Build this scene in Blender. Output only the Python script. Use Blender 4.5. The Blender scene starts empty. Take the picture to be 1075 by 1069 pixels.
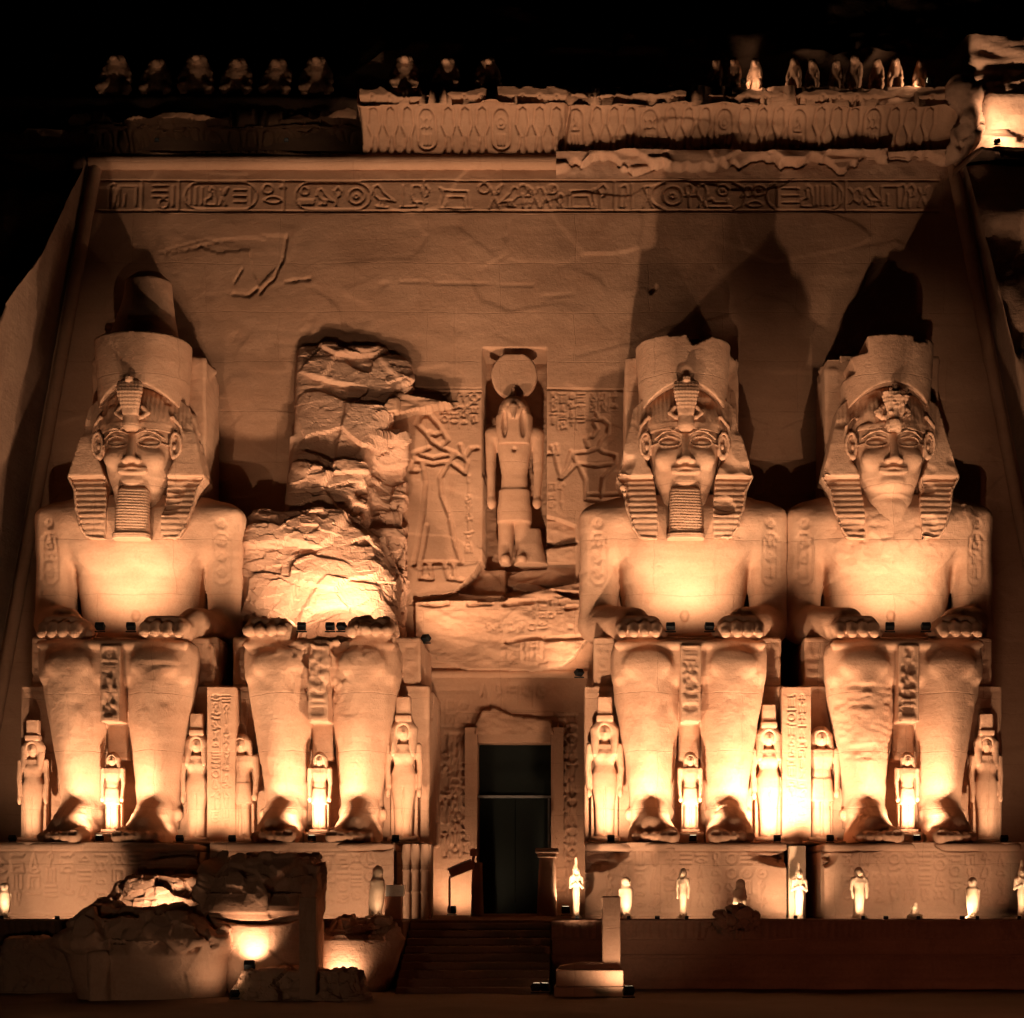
import bpy, math, random
import numpy as np
from mathutils import Vector
C = bpy.context.scene.collection
S = bpy.context.scene
R = math.radians
F32 = np.float32

# ------------------------------------------------------------------ camera
D = 65.0            # metres from the camera to the colossi's knees (Y = 0)
FPX = 1820.0        # focal length in photo pixels (photo is 1075 wide)
CX, CY, CZ = 610.0, 930.0, 1.2
cam_d = bpy.data.cameras.new('camera'); cam = bpy.data.objects.new('camera', cam_d); C.objects.link(cam)
cam.location = (0, -D, CZ); cam.rotation_euler = (R(90), 0, 0)
cam_d.sensor_fit = 'HORIZONTAL'; cam_d.sensor_width = 36.0
cam_d.lens = FPX / 1075 * 36.0
cam_d.shift_x = (537.5 - CX) / 1075
cam_d.shift_y = (CY - 534.5) / 1075
cam_d.clip_start = 0.5; cam_d.clip_end = 2000
S.camera = cam

# ------------------------------------------------------------------ world: night sky
W = bpy.data.worlds.new('World'); S.world = W; W.use_nodes = True
wn = W.node_tree; bg = wn.nodes['Background']
sky = wn.nodes.new('ShaderNodeTexSky'); sky.sky_type = 'NISHITA'; sky.sun_disc = False
sky.sun_elevation = R(-6); sky.sun_rotation = R(180); sky.air_density = 0.6
wn.links.new(sky.outputs[0], bg.inputs[0]); bg.inputs[1].default_value = 0.0003

S.view_settings.view_transform = 'Standard'; S.view_settings.look = 'None'
S.view_settings.gamma = 1.0; S.view_settings.exposure = 0.36
S.render.engine = 'CYCLES'
S.cycles.use_denoising = True
S.cycles.max_bounces = 5; S.cycles.diffuse_bounces = 3
S.cycles.sample_clamp_indirect = 4.0
try: S.cycles.use_light_tree = True
except Exception: pass

SODIUM = (1.0, 0.69, 0.455)

# statue bases
XS = [-17.6, -9.82, 4.1, 12.25]
ZB = 2.76

# ------------------------------------------------------------------ helpers
def at(px, py, Y):
    k = (D + Y) / FPX
    return ((px - CX) * k, Y, CZ + (CY - py) * k)

def tag(o, label=None, cat=None, group=None, kind=None):
    if label: o['label'] = label
    if cat: o['category'] = cat
    if group: o['group'] = group
    if kind: o['kind'] = kind
    return o

def empty(name, loc=(0, 0, 0), label=None, cat=None, group=None, rz=0):
    o = bpy.data.objects.new(name, None); C.objects.link(o)
    o.location = loc; o.rotation_euler = (0, 0, rz); o.empty_display_size = 0.3
    return tag(o, label, cat, group)

def link_mesh(name, me, mat, parent=None, loc=None):
    o = bpy.data.objects.new(name, me); C.objects.link(o)
    if mat: me.materials.append(mat)
    if parent: o.parent = parent
    if loc: o.location = loc
    return o

def np_mesh(name, v, f, smooth=True):
    """v (n,3), f (m,4) or (m,3) int"""
    me = bpy.data.meshes.new(name)
    n, m, k = len(v), len(f), f.shape[1]
    me.vertices.add(n); me.vertices.foreach_set('co', np.ascontiguousarray(v, dtype=F32).ravel())
    me.loops.add(m * k); me.loops.foreach_set('vertex_index', np.ascontiguousarray(f, dtype=np.int32).ravel())
    me.polygons.add(m)
    me.polygons.foreach_set('loop_start', np.arange(0, m * k, k, dtype=np.int32))
    try: me.polygons.foreach_set('loop_total', np.full(m, k, dtype=np.int32))
    except Exception: pass
    me.update(calc_edges=True)
    me.validate()
    me.polygons.foreach_set('use_smooth', np.full(len(me.polygons), smooth))
    return me

def move_tree(o, parent=None):
    c = o.copy(); C.objects.link(c); c.parent = parent
    for ch in [x for x in list(bpy.data.objects) if x.parent == o]: move_tree(ch, c)
    return c

# ------------------------------------------------------------------ noise
_rng = np.random.RandomState(7)
_L = _rng.rand(64, 64, 64).astype(F32) * 2 - 1
def vnoise(x, y, z):
    xi, yi, zi = np.floor(x).astype(np.int64), np.floor(y).astype(np.int64), np.floor(z).astype(np.int64)
    fx, fy, fz = (x - xi), (y - yi), (z - zi)
    fx, fy, fz = [t * t * (3 - 2 * t) for t in (fx, fy, fz)]
    x0, y0, z0 = xi & 63, yi & 63, zi & 63
    x1, y1, z1 = (xi + 1) & 63, (yi + 1) & 63, (zi + 1) & 63
    def l(a, b, t): return a + (b - a) * t
    return l(l(l(_L[x0, y0, z0], _L[x1, y0, z0], fx), l(_L[x0, y1, z0], _L[x1, y1, z0], fx), fy),
             l(l(_L[x0, y0, z1], _L[x1, y0, z1], fx), l(_L[x0, y1, z1], _L[x1, y1, z1], fx), fy), fz)
def fbm(p, s, oc=3, off=0.0, sz=(1, 1, 1)):
    r = 0; a = 1.0; t = 0
    for i in range(oc):
        k = (2.03 ** i) / s
        r = r + a * vnoise(p[..., 0] * k * sz[0] + off + i * 7.3, p[..., 1] * k * sz[1] + off * 1.7 + 3.1, p[..., 2] * k * sz[2] + off * .6)
        t += a; a *= 0.5
    return r / t
def ridged(p, s, oc=3, off=0.0, sz=(1, 1, 1)):
    r = 0; a = 1.0; t = 0
    for i in range(oc):
        k = (2.1 ** i) / s
        n = vnoise(p[..., 0] * k * sz[0] + off + i * 5.3, p[..., 1] * k * sz[1] + off * 1.3 + 1.1, p[..., 2] * k * sz[2] + off * .4)
        r = r + a * (1 - np.abs(n) * 2); t += a; a *= 0.5
    return r / t
def facets(p, s, seed=0, sz=(1, 1, 1)):
    """cell noise: random height per broken slab plus a tilt: gives flat broken faces with steps between"""
    q = p * np.array(sz) / s + seed * 3.7
    q = q + 0.25 * np.stack([vnoise(q[..., 0] * 1.3, q[..., 1] * 1.3, q[..., 2] * 1.3 + k * 9) for k in range(3)], -1)
    c = np.floor(q).astype(np.int64)
    val = np.zeros(p.shape[:-1]); tw = np.full(p.shape[:-1], 1e-30)
    for dx in (-1, 0, 1):
        for dy in (-1, 0, 1):
            for dz in (-1, 0, 1):
                cc = c + np.array([dx, dy, dz]); a, b, g = cc[..., 0] & 63, cc[..., 1] & 63, cc[..., 2] & 63
                jx, jy, jz = _L[a, b, g], _L[b, g, a], _L[g, a, b]
                rel = q - (cc + 0.5 + 0.42 * np.stack([jx, jy, jz], -1))
                d = (rel ** 2).sum(-1)
                h = _L[(a + 11) & 63, b, (g + 5) & 63] + 0.9 * (rel[..., 0] * jy + rel[..., 2] * jx + rel[..., 1] * jz)
                w = np.exp(-75 * np.minimum(d, 4)); val += w * h; tw += w
    return val / tw

# ------------------------------------------------------------------ signed distance volumes
class Vol:
    def __init__(s, lo, hi, h):
        s.h = h; s.lo = np.array(lo, float)
        s.n = np.ceil((np.array(hi) - s.lo) / h).astype(int) + 1
        s.d = np.full(s.n, 1.0, F32)
        s.ax = [(s.lo[i] + np.arange(s.n[i]) * h).astype(F32) for i in range(3)]
    def reg(s, lo, hi, pad):
        a = np.clip(np.floor((np.array(lo) - pad - s.lo) / s.h).astype(int), 0, s.n)
        b = np.clip(np.ceil((np.array(hi) + pad - s.lo) / s.h).astype(int) + 1, 0, s.n)
        sl = tuple(slice(a[i], b[i]) for i in range(3))
        X = s.ax[0][sl[0]][:, None, None]; Y = s.ax[1][sl[1]][None, :, None]; Z = s.ax[2][sl[2]][None, None, :]
        return sl, X, Y, Z, (b > a).all()
    def op(s, f, lo, hi, k=0.0, mode='u'):
        sl, X, Y, Z, ok = s.reg(lo, hi, k + 3 * s.h)
        if not ok: return s
        a = s.d[sl]; b = np.broadcast_to(f(X, Y, Z), a.shape).astype(F32)
        if mode == 'u':
            if k > 0:
                t = np.clip(0.5 + 0.5 * (b - a) / k, 0, 1); r = b + (a - b) * t - k * t * (1 - t)
            else: r = np.minimum(a, b)
        else:
            if mode == 's': b = -b
            if k > 0:
                t = np.clip(0.5 - 0.5 * (b - a) / k, 0, 1); r = b + (a - b) * t + k * t * (1 - t)
            else: r = np.maximum(a, b)
        s.d[sl] = r
        return s
    def ell(s, c, r, k=0.0, mode='u'):
        def f(X, Y, Z):
            x, y, z = X - c[0], Y - c[1], Z - c[2]
            k0 = np.sqrt((x / r[0]) ** 2 + (y / r[1]) ** 2 + (z / r[2]) ** 2)
            k1 = np.sqrt((x / r[0] ** 2) ** 2 + (y / r[1] ** 2) ** 2 + (z / r[2] ** 2) ** 2) + 1e-6
            return k0 * (k0 - 1) / k1
        return s.op(f, np.array(c) - r, np.array(c) + r, k, mode)
    def cap(s, a, b, ra, rb=None, k=0.0, mode='u'):
        rb = ra if rb is None else rb; a = np.array(a, float); b = np.array(b, float); v = b - a; L = (v * v).sum() + 1e-9
        def f(X, Y, Z):
            t = np.clip(((X - a[0]) * v[0] + (Y - a[1]) * v[1] + (Z - a[2]) * v[2]) / L, 0, 1)
            return np.sqrt((X - a[0] - t * v[0]) ** 2 + (Y - a[1] - t * v[1]) ** 2 + (Z - a[2] - t * v[2]) ** 2) - (ra + (rb - ra) * t)
        m = max(ra, rb)
        return s.op(f, np.minimum(a, b) - m, np.maximum(a, b) + m, k, mode)
    def box(s, lo, hi, r=0.0, k=0.0, mode='u', rot=0.0):
        lo = np.array(lo, float); hi = np.array(hi, float); c = (lo + hi) / 2; e = (hi - lo) / 2 - r
        ca, sa = math.cos(rot), math.sin(rot)          # rot about y (in the picture plane)
        def f(X, Y, Z):
            x, y, z = X - c[0], Y - c[1], Z - c[2]
            if rot: x, z = ca * x + sa * z, -sa * x + ca * z
            qx, qy, qz = np.abs(x) - e[0], np.abs(y) - e[1], np.abs(z) - e[2]
            return np.sqrt(np.maximum(qx, 0) ** 2 + np.maximum(qy, 0) ** 2 + np.maximum(qz, 0) ** 2) + np.minimum(np.maximum(np.maximum(qx, qy), qz), 0) - r
        m = 0 if not rot else max(e) * 0.5
        return s.op(f, lo - m, hi + m, k, mode)
    def prof(s, zs, cx, cy, wx, wy, n=2.6, k=0.0, mode='u', zr=0.15):
        """stack of superellipse sections: centre and half-width given at heights zs"""
        zs = np.array(zs, float)
        def f(X, Y, Z):
            z = Z[0, 0, :]; g = lambda v: np.interp(z, zs, v).astype(F32)[None, None, :]
            a, b, u, w = g(cx), g(cy), g(wx), g(wy)
            q = (np.abs((X - a) / u) ** n + np.abs((Y - b) / w) ** n + 1e-9) ** (1.0 / n)
            d = (q - 1) * np.minimum(u, w) * 0.9
            e = np.maximum(Z - zs[-1], zs[0] - Z)
            return np.maximum(d, e)
        m = max(max(wx), max(wy))
        lo = (min(np.array(cx) - np.array(wx)), min(np.array(cy) - np.array(wy)), zs[0]); hi = (max(np.array(cx) + np.array(wx)), max(np.array(cy) + np.array(wy)), zs[-1])
        return s.op(f, lo, hi, k, mode)
    def line(s, pts, r, k=0.0, mode='u', closed=False):
        P = list(pts) + ([pts[0]] if closed else [])
        for a, b in zip(P[:-1], P[1:]): s.cap(a, b, r, r, k, mode)
        return s
    def mesh(s):
        d = s.d.copy()
        d[0] = d[-1] = 1; d[:, 0] = d[:, -1] = 1; d[:, :, 0] = d[:, :, -1] = 1
        sg = d < 0
        cnt = np.zeros(np.array(d.shape) - 1, np.uint8)
        for i in (0, 1):
            for j in (0, 1):
                for k in (0, 1):
                    cnt += sg[i:sg.shape[0] - 1 + i, j:sg.shape[1] - 1 + j, k:sg.shape[2] - 1 + k]
        mask = (cnt > 0) & (cnt < 8)
        idx = np.full(mask.shape, -1, np.int64); idx[mask] = np.arange(mask.sum())
        ci = np.argwhere(mask)
        offs = [(i, j, k) for i in (0, 1) for j in (0, 1) for k in (0, 1)]
        val = {o: d[ci[:, 0] + o[0], ci[:, 1] + o[1], ci[:, 2] + o[2]] for o in offs}
        acc = np.zeros((len(ci), 3)); c = np.zeros(len(ci))
        for o in offs:
            for a in range(3):
                if o[a] == 0:
                    p = list(o); p[a] = 1; p = tuple(p)
                    va, vb = val[o], val[p]; m = (va < 0) != (vb < 0)
                    t = np.where(m, va / np.where(va == vb, 1, va - vb), 0)
                    q = np.array(o, float)[None] + 0 * acc; q[:, a] += t
                    acc += q * m[:, None]; c += m
        v = (ci + acc / c[:, None]) * s.h + s.lo
        # gradient normals
        n = np.zeros_like(v)
        for a in range(3):
            hi_ = sum(val[o] for o in offs if o[a] == 1); lo_ = sum(val[o] for o in offs if o[a] == 0)
            n[:, a] = hi_ - lo_
        n /= np.linalg.norm(n, axis=1)[:, None] + 1e-9
        fs = []
        for a in range(3):
            b_, c_ = (a + 1) % 3, (a + 2) % 3
            s0 = [slice(1, -1)] * 3; s1 = [slice(1, -1)] * 3
            s0[a] = slice(0, -1); s1[a] = slice(1, None)
            A = sg[tuple(s0)]; B = sg[tuple(s1)]
            for fl in (0, 1):
                m = (A & ~B) if fl == 0 else (~A & B)
                e = np.argwhere(m)
                base = e.copy(); base[:, b_] += 1; base[:, c_] += 1     # grid coords of the lower corner of the edge
                q = []
                for (ub, uc) in ((-1, -1), (0, -1), (0, 0), (-1, 0)):
                    t = base.copy(); t[:, b_] += ub; t[:, c_] += uc
                    q.append(idx[t[:, 0], t[:, 1], t[:, 2]])
                q = np.stack(q, 1)
                if fl: q = q[:, ::-1]
                fs.append(q)
        f = np.concatenate(fs)
        f = f[(f >= 0).all(1)]
        return v, f, n

def weather(v, n, amp=0.03, s=0.8, seed=1.0, pit=0.0):
    d = amp * fbm(v, s, 3, seed) 
    if pit:
        r = ridged(v, s * 2.5, 2, seed + 5, (0.35, 0.35, 1.6)); d = d - pit * np.clip(r - 0.62, 0, 1) * 2.5
    return v + n * d[:, None]

# ------------------------------------------------------------------ relief canvas
class Canvas:
    """heights over a grid of metres: strokes are cut into the stone, fills raise it"""
    def __init__(s, us, ws):
        s.us = np.array(us, float); s.ws = np.array(ws, float); s.B = np.zeros((len(us), len(ws))); s.S = np.zeros((len(us), len(ws)))
    @property
    def H(s): return s.B + s.S
    def win(s, u0, u1, w0, w1):
        a, b = np.searchsorted(s.us, u0), np.searchsorted(s.us, u1); c, d = np.searchsorted(s.ws, w0), np.searchsorted(s.ws, w1)
        return slice(a, b), slice(c, d), s.us[a:b][:, None], s.ws[c:d][None, :]
    def stroke(s, pts, w=0.09, dep=0.06, closed=False):
        P = list(pts) + ([pts[0]] if closed else [])
        for (a, b), (c, d) in zip(P[:-1], P[1:]):
            su, sw, U, V = s.win(min(a, c) - w, max(a, c) + w, min(b, d) - w, max(b, d) + w)
            if U.size == 0 or V.size == 0: continue
            L = (c - a) ** 2 + (d - b) ** 2 + 1e-12
            t = np.clip(((U - a) * (c - a) + (V - b) * (d - b)) / L, 0, 1)
            r = np.sqrt((U - a - t * (c - a)) ** 2 + (V - b - t * (d - b)) ** 2)
            s.S[su, sw] = np.minimum(s.S[su, sw], -dep * np.clip(2.6 * (1 - r / w), 0, 1))
    def fill(s, pts, h, soft=0.0):
        P = np.array(pts); su, sw, U, V = s.win(P[:, 0].min(), P[:, 0].max(), P[:, 1].min(), P[:, 1].max())
        if U.size == 0 or V.size == 0: return
        ins = np.zeros((U.shape[0], V.shape[1]), bool)
        for i in range(len(P)):
            x1, y1 = P[i - 1]; x2, y2 = P[i]
            if y1 == y2: continue
            m = ((y1 > V) != (y2 > V)) & (U < (x2 - x1) * (V - y1) / (y2 - y1) + x1)
            ins ^= m
        s.B[su, sw] += h * ins

def arc(cx, cy, rx, ry, a0=0, a1=360, n=18):
    return [(cx + rx * math.cos(R(a0 + (a1 - a0) * i / n)), cy + ry * math.sin(R(a0 + (a1 - a0) * i / n))) for i in range(n + 1)]

GL = {
 'reed': [[(-.1, -.5), (-.1, .1), (-.2, .3), (0, .5), (.15, .3), (.05, 0), (-.1, -.05)]],
 'disk': [arc(0, 0, .36, .36), arc(0, 0, .1, .1, n=8)],
 'ring': [arc(0, 0, .4, .4)],
 'ankh': [arc(0, .28, .15, .22), [(0, .06), (0, -.5)], [(-.3, 0), (.3, 0)]],
 'bird': [[(-.45, .05), (-.35, .35), (-.2, .42), (-.08, .3), (0, .12), (.45, -.3), (.1, -.22), (-.15, -.2), (-.3, -.05), (-.35, .2)], [(-.1, -.2), (-.12, -.48), (-.25, -.48)], [(.05, -.2), (.05, -.48), (-.08, -.48)]],
 'owl': [[(-.2, .45), (.15, .45), (.2, .2), (.4, -.35), (.1, -.3), (-.15, -.3), (-.25, 0), (-.2, .45)], [(0, -.3), (0, -.5), (-.15, -.5)]],
 'water': [[(-.5 + i * .1, .08 * (-1) ** i) for i in range(11)]],
 'snake': [[(-.5, .1), (-.35, .2), (-.2, -.1), (0, .05), (.2, -.1), (.45, .0)]],
 'eye': [arc(0, -.1, .45, .28, 20, 160, 8), arc(0, .15, .45, .28, 200, 340, 8)],
 'loaf': [arc(0, -.1, .3, .3, 0, 180, 9) + [(.3, -.1)]],
 'bar': [[(-.45, 0), (.45, 0)]],
 'post': [[(0, -.5), (0, .5)]],
 'three': [[(-.3, -.45), (-.3, .45)], [(0, -.45), (0, .45)], [(.3, -.45), (.3, .45)]],
 'three_bars': [[(-.4, -.35), (.4, -.35)], [(-.4, 0), (.4, 0)], [(-.4, .35), (.4, .35)]],
 'seated': [[(-.3, -.5), (-.3, -.2), (-.05, -.1), (0, .2), (-.1, .3), (0, .48), (.15, .35), (.15, .2), (.25, -.1), (.25, -.5), (-.3, -.5)]],
 'bull': [[(-.5, -.4), (-.4, .1), (-.48, .3), (-.35, .2), (.4, .2), (.45, -.4)], [(-.35, -.4), (-.25, -.02), (.28, -.02), (.33, -.4)], [(-.5, -.47), (.5, -.47)]],
 'scarab': [arc(0, 0, .22, .32), [(-.22, .1), (-.42, .35)], [(.22, .1), (.42, .35)], [(-.22, -.1), (-.42, -.35)], [(.22, -.1), (.42, -.35)]],
 'staff': [[(-.2, -.5), (.1, .3), (.3, .45), (.15, .1)], [(.2, -.5), (-.15, .35)]],
 'house': [[(-.35, -.4), (-.35, .4), (.35, .4), (.35, -.4)], [(-.1, -.4), (-.1, .05)]],
 'feather': [[(-.1, -.5), (-.1, .4), (.1, .5), (.2, .3), (.05, -.5)]],
 'cobra': [[(-.15, -.5), (-.05, -.2), (-.22, .1), (-.15, .4), (0, .5), (.15, .4), (.22, .1), (.05, -.2), (.15, -.5)]],
 'arm': [[(-.45, .1), (-.3, .2), (-.2, 0), (.4, 0), (.45, .15)]],
 'tri': [[(-.2, -.5), (0, .4), (.2, -.5)]],
}
def glyph(c, name, x, z, s, sx=1.0, w=0.07, dep=0.05, flip=1):
    for pl in GL[name]: c.stroke([(x + flip * p[0] * s * sx, z + p[1] * s) for p in pl], w, dep)
def cartouche(c, x0, x1, z0, z1, w=0.07, dep=0.05):
    if (x1 - x0) > (z1 - z0):
        r = (z1 - z0) / 2; P = arc(x0 + r, z0 + r, r, r, 90, 270, 10) + arc(x1 - r, z0 + r, r, r, -90, 90, 10)
    else:
        r = (x1 - x0) / 2; P = arc(x0 + r, z1 - r, r, r, 180, 0, 10) + arc(x0 + r, z0 + r, r, r, 0, -180, 10)
    c.stroke(P, w, dep, closed=True)
def text_block(c, x0, x1, z0, z1, cols, seed, s=None, w=0.05, dep=0.035, rules=True, vertical=True):
    rnd = random.Random(seed); names = list(GL); cw = (x1 - x0) / cols
    for i in range(cols):
        xc = x0 + cw * (i + .5)
        if rules and i: c.stroke([(x0 + cw * i, z0), (x0 + cw * i, z1)], w * .6, dep * .6)
        z = z1
        while z - z0 > cw * .5:
            g = rnd.choice(names); hgt = cw * (.35 if g in ('bar', 'water', 'snake', 'eye', 'arm') else .85)
            if z - hgt < z0: break
            glyph(c, g, xc, z - hgt / 2, min(hgt, cw * .8) if hgt > cw * .5 else cw * .75, w=w, dep=dep, flip=rnd.choice((1, -1)))
            z -= hgt * 1.12

def sheet(c, yfun, hole=None, name='sheet'):
    """Canvas -> mesh facing -Y; yfun(U, V) gives the resting surface"""
    U, V = np.meshgrid(c.us, c.ws, indexing='ij'); Y = yfun(U, V) - c.H
    v = np.stack([U, Y, V], -1).reshape(-1, 3)
    nu, nw = U.shape; I = np.arange(nu * nw).reshape(nu, nw)
    f = np.stack([I[:-1, :-1], I[1:, :-1], I[1:, 1:], I[:-1, 1:]], -1)
    if hole is not None:
        uc, wc = (U[:-1, :-1] + U[1:, 1:]) / 2, (V[:-1, :-1] + V[1:, 1:]) / 2
        f = f[~hole(uc, wc)]
    return np_mesh(name, v, f.reshape(-1, 4))

def emboss(v, n, c, x0=0.0, lim=-0.5):
    """press a canvas (x, z) into the front-facing vertices of a mesh"""
    iu = np.clip(np.searchsorted(c.us, v[:, 0] - x0), 1, len(c.us) - 1); iw = np.clip(np.searchsorted(c.ws, v[:, 2]), 1, len(c.ws) - 1)
    ins = (v[:, 0] - x0 > c.us[0]) & (v[:, 0] - x0 < c.us[-1]) & (v[:, 2] > c.ws[0]) & (v[:, 2] < c.ws[-1]) & (n[:, 1] < lim)
    v = v.copy(); v[:, 1] -= np.where(ins, c.H[iu, iw], 0); return v

def block(lo, hi, bev=0.05, name='block'):
    import bmesh
    bm = bmesh.new(); bmesh.ops.create_cube(bm, size=1)
    for q in bm.verts:
        q.co = Vector([(lo[i] + hi[i]) / 2 + q.co[i] * (hi[i] - lo[i]) for i in range(3)])
    if bev: bmesh.ops.bevel(bm, geom=bm.edges[:], offset=bev, segments=2, affect='EDGES', profile=0.5)
    me = bpy.data.meshes.new(name); bm.to_mesh(me); bm.free(); return me

# ------------------------------------------------------------------ materials
def stone(name, c1, c2, bump=0.25, strata=1.0, scale=1.0, rough=0.92, joints=0.0):
    m = bpy.data.materials.new(name); m.use_nodes = True; N = m.node_tree.nodes; Lk = m.node_tree.links
    b = N['Principled BSDF']; b.inputs['Roughness'].default_value = rough
    b.inputs['Specular IOR Level'].default_value = 0.15
    g = N.new('ShaderNodeNewGeometry')
    def noise(sc, det, vec_scale=(1, 1, 1), ro=0.6, dist=0.0):
        mp = N.new('ShaderNodeMapping'); mp.inputs['Scale'].default_value = vec_scale; Lk.new(g.outputs['Position'], mp.inputs[0])
        t = N.new('ShaderNodeTexNoise'); t.inputs['Scale'].default_value = sc; t.inputs['Detail'].default_value = det
        t.inputs['Roughness'].default_value = ro; t.inputs['Distortion'].default_value = dist
        Lk.new(mp.outputs[0], t.inputs['Vector']); return t.outputs[0]
    def math_(op, a, b_):
        t = N.new('ShaderNodeMath'); t.operation = op
        for i, q in enumerate((a, b_)):
            if isinstance(q, (int, float)): t.inputs[i].default_value = q
            else: Lk.new(q, t.inputs[i])
        return t.outputs[0]
    big = noise(0.35 * scale, 5, (1, 1, 1.6)); layer = noise(1.0 * scale, 4, (.12, .12, 3.2), .65, .3); fine = noise(9 * scale, 6, (1, 1, 1), .7)
    scr = noise(2.2 * scale, 5, (.35, .35, 4.5), .7, .8); mid = noise(1.6 * scale, 6, (1, 1, 1.3), .65)
    fac = math_('ADD', math_('MULTIPLY', big, .55), math_('ADD', math_('MULTIPLY', layer, .35 * strata), math_('MULTIPLY', fine, .25)))
    ramp = N.new('ShaderNodeValToRGB'); Lk.new(fac, ramp.inputs[0])
    e = ramp.color_ramp.elements; e[0].position = 0.38; e[0].color = (*c2, 1); e[1].position = 0.74; e[1].color = (*c1, 1)
    col = ramp.outputs[0]
    # stains with a shape of their own
    st = noise(0.8 * scale, 7, (1, 1, .45), .75, .6)
    r2 = N.new('ShaderNodeValToRGB'); Lk.new(st, r2.inputs[0]); r2.color_ramp.elements[0].position = .58; r2.color_ramp.elements[0].color = (0, 0, 0, 1)
    r2.color_ramp.elements[1].position = .72; r2.color_ramp.elements[1].color = (.45, .45, .45, 1)
    mx = N.new('ShaderNodeMixRGB'); Lk.new(r2.outputs[0], mx.inputs[0]); Lk.new(col, mx.inputs[1]); mx.inputs[2].default_value = (c2[0] * .62, c2[1] * .55, c2[2] * .5, 1)
    Lk.new(mx.outputs[0], b.inputs['Base Color'])
    vor = N.new('ShaderNodeTexVoronoi'); vor.inputs['Scale'].default_value = 2.2 * scale; Lk.new(g.outputs['Position'], vor.inputs['Vector'])
    pit = math_('LESS_THAN', vor.outputs['Distance'], .09)
    h = math_('ADD', math_('MULTIPLY', fine, .35), math_('ADD', math_('MULTIPLY', scr, .28 * strata), math_('ADD', math_('MULTIPLY', layer, .4 * strata), math_('MULTIPLY', mid, .7))))
    h = math_('SUBTRACT', h, math_('MULTIPLY', pit, .25))
    if joints:
        sp = N.new('ShaderNodeSeparateXYZ'); Lk.new(g.outputs['Position'], sp.inputs[0]); cb = N.new('ShaderNodeCombineXYZ')
        Lk.new(math_('ADD', sp.outputs[0], math_('MULTIPLY', big, .5)), cb.inputs[0]); Lk.new(math_('ADD', sp.outputs[2], math_('MULTIPLY', big, .35)), cb.inputs[1])
        br = N.new('ShaderNodeTexBrick'); Lk.new(cb.outputs[0], br.inputs['Vector']); br.inputs['Scale'].default_value = 1.0
        br.inputs['Brick Width'].default_value = 6.3; br.inputs['Row Height'].default_value = 2.15; br.inputs['Mortar Size'].default_value = .022; br.inputs['Mortar Smooth'].default_value = .4
        h = math_('SUBTRACT', h, math_('MULTIPLY', br.outputs['Fac'], joints))
        br.inputs['Color1'].default_value = (.74, .72, .70, 1); br.inputs['Color2'].default_value = (1.12, 1.10, 1.08, 1); br.inputs['Mortar'].default_value = (.6, .55, .5, 1); br.inputs['Bias'].default_value = .1
        mu = N.new('ShaderNodeMixRGB'); mu.blend_type = 'MULTIPLY'; mu.inputs[0].default_value = joints; Lk.new(mx.outputs[0], mu.inputs[1]); Lk.new(br.outputs['Color'], mu.inputs[2])
        Lk.new(mu.outputs[0], b.inputs['Base Color'])
    bp = N.new('ShaderNodeBump'); bp.inputs['Strength'].default_value = bump; bp.inputs['Distance'].default_value = 0.12
    Lk.new(h, bp.inputs['Height']); Lk.new(bp.outputs[0], b.inputs['Normal'])
    return m
M = {}
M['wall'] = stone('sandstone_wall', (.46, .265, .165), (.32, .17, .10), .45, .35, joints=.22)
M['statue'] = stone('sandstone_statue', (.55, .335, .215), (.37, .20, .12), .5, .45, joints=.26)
M['rock'] = stone('broken_sandstone', (.52, .31, .20), (.34, .18, .11), .6, .5)
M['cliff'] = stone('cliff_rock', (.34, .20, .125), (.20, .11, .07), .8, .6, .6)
M['pedestal'] = stone('pedestal_stone', (.43, .26, .165), (.31, .175, .11), .45, .4, joints=.3)
M['white_stone'] = stone('pale_limestone', (.62, .45, .31), (.46, .31, .20), .3, .3)
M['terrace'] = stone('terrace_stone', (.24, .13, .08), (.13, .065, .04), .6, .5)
M['sand'] = stone('desert_sand', (.22, .15, .10), (.15, .10, .065), .6, .1, .8)
def plain(name, col, rough=.6, metal=0.0, noise_amt=0.3):
    m = bpy.data.materials.new(name); m.use_nodes = True; N = m.node_tree.nodes; b = N['Principled BSDF']
    b.inputs['Roughness'].default_value = rough; b.inputs['Metallic'].default_value = metal
    if col[0] < .05: b.inputs['Specular IOR Level'].default_value = .05
    t = N.new('ShaderNodeTexNoise'); t.inputs['Scale'].default_value = 6; t.inputs['Detail'].default_value = 5
    r = N.new('ShaderNodeValToRGB'); r.color_ramp.elements[0].color = (*[c * (1 - noise_amt) for c in col], 1); r.color_ramp.elements[1].color = (*[min(1, c * (1 + noise_amt)) for c in col], 1)
    tc = N.new('ShaderNodeTexCoord'); L = m.node_tree.links
    L.new(tc.outputs['Object'], t.inputs['Vector']); L.new(t.outputs[0], r.inputs[0]); L.new(r.outputs[0], b.inputs['Base Color'])
    return m
M['black_metal'] = plain('black_lamp_metal', (.02, .02, .02), .5, .4)
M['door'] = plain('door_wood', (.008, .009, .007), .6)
M['bar'] = plain('grey_steel', (.14, .12, .10), .5, .3)
M['wood'] = plain('painted_wood', (.30, .11, .05), .6)
M['sign'] = plain('pale_sign_panel', (.75, .66, .52), .5)
m_ = bpy.data.materials.new('lamp_glow'); m_.use_nodes = True
b_ = m_.node_tree.nodes['Principled BSDF']; b_.inputs['Base Color'].default_value = (.8, .7, .5, 1)
b_.inputs['Emission Color'].default_value = (1, .78, .45, 1); b_.inputs['Emission Strength'].default_value = 4
M['glow'] = m_
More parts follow.
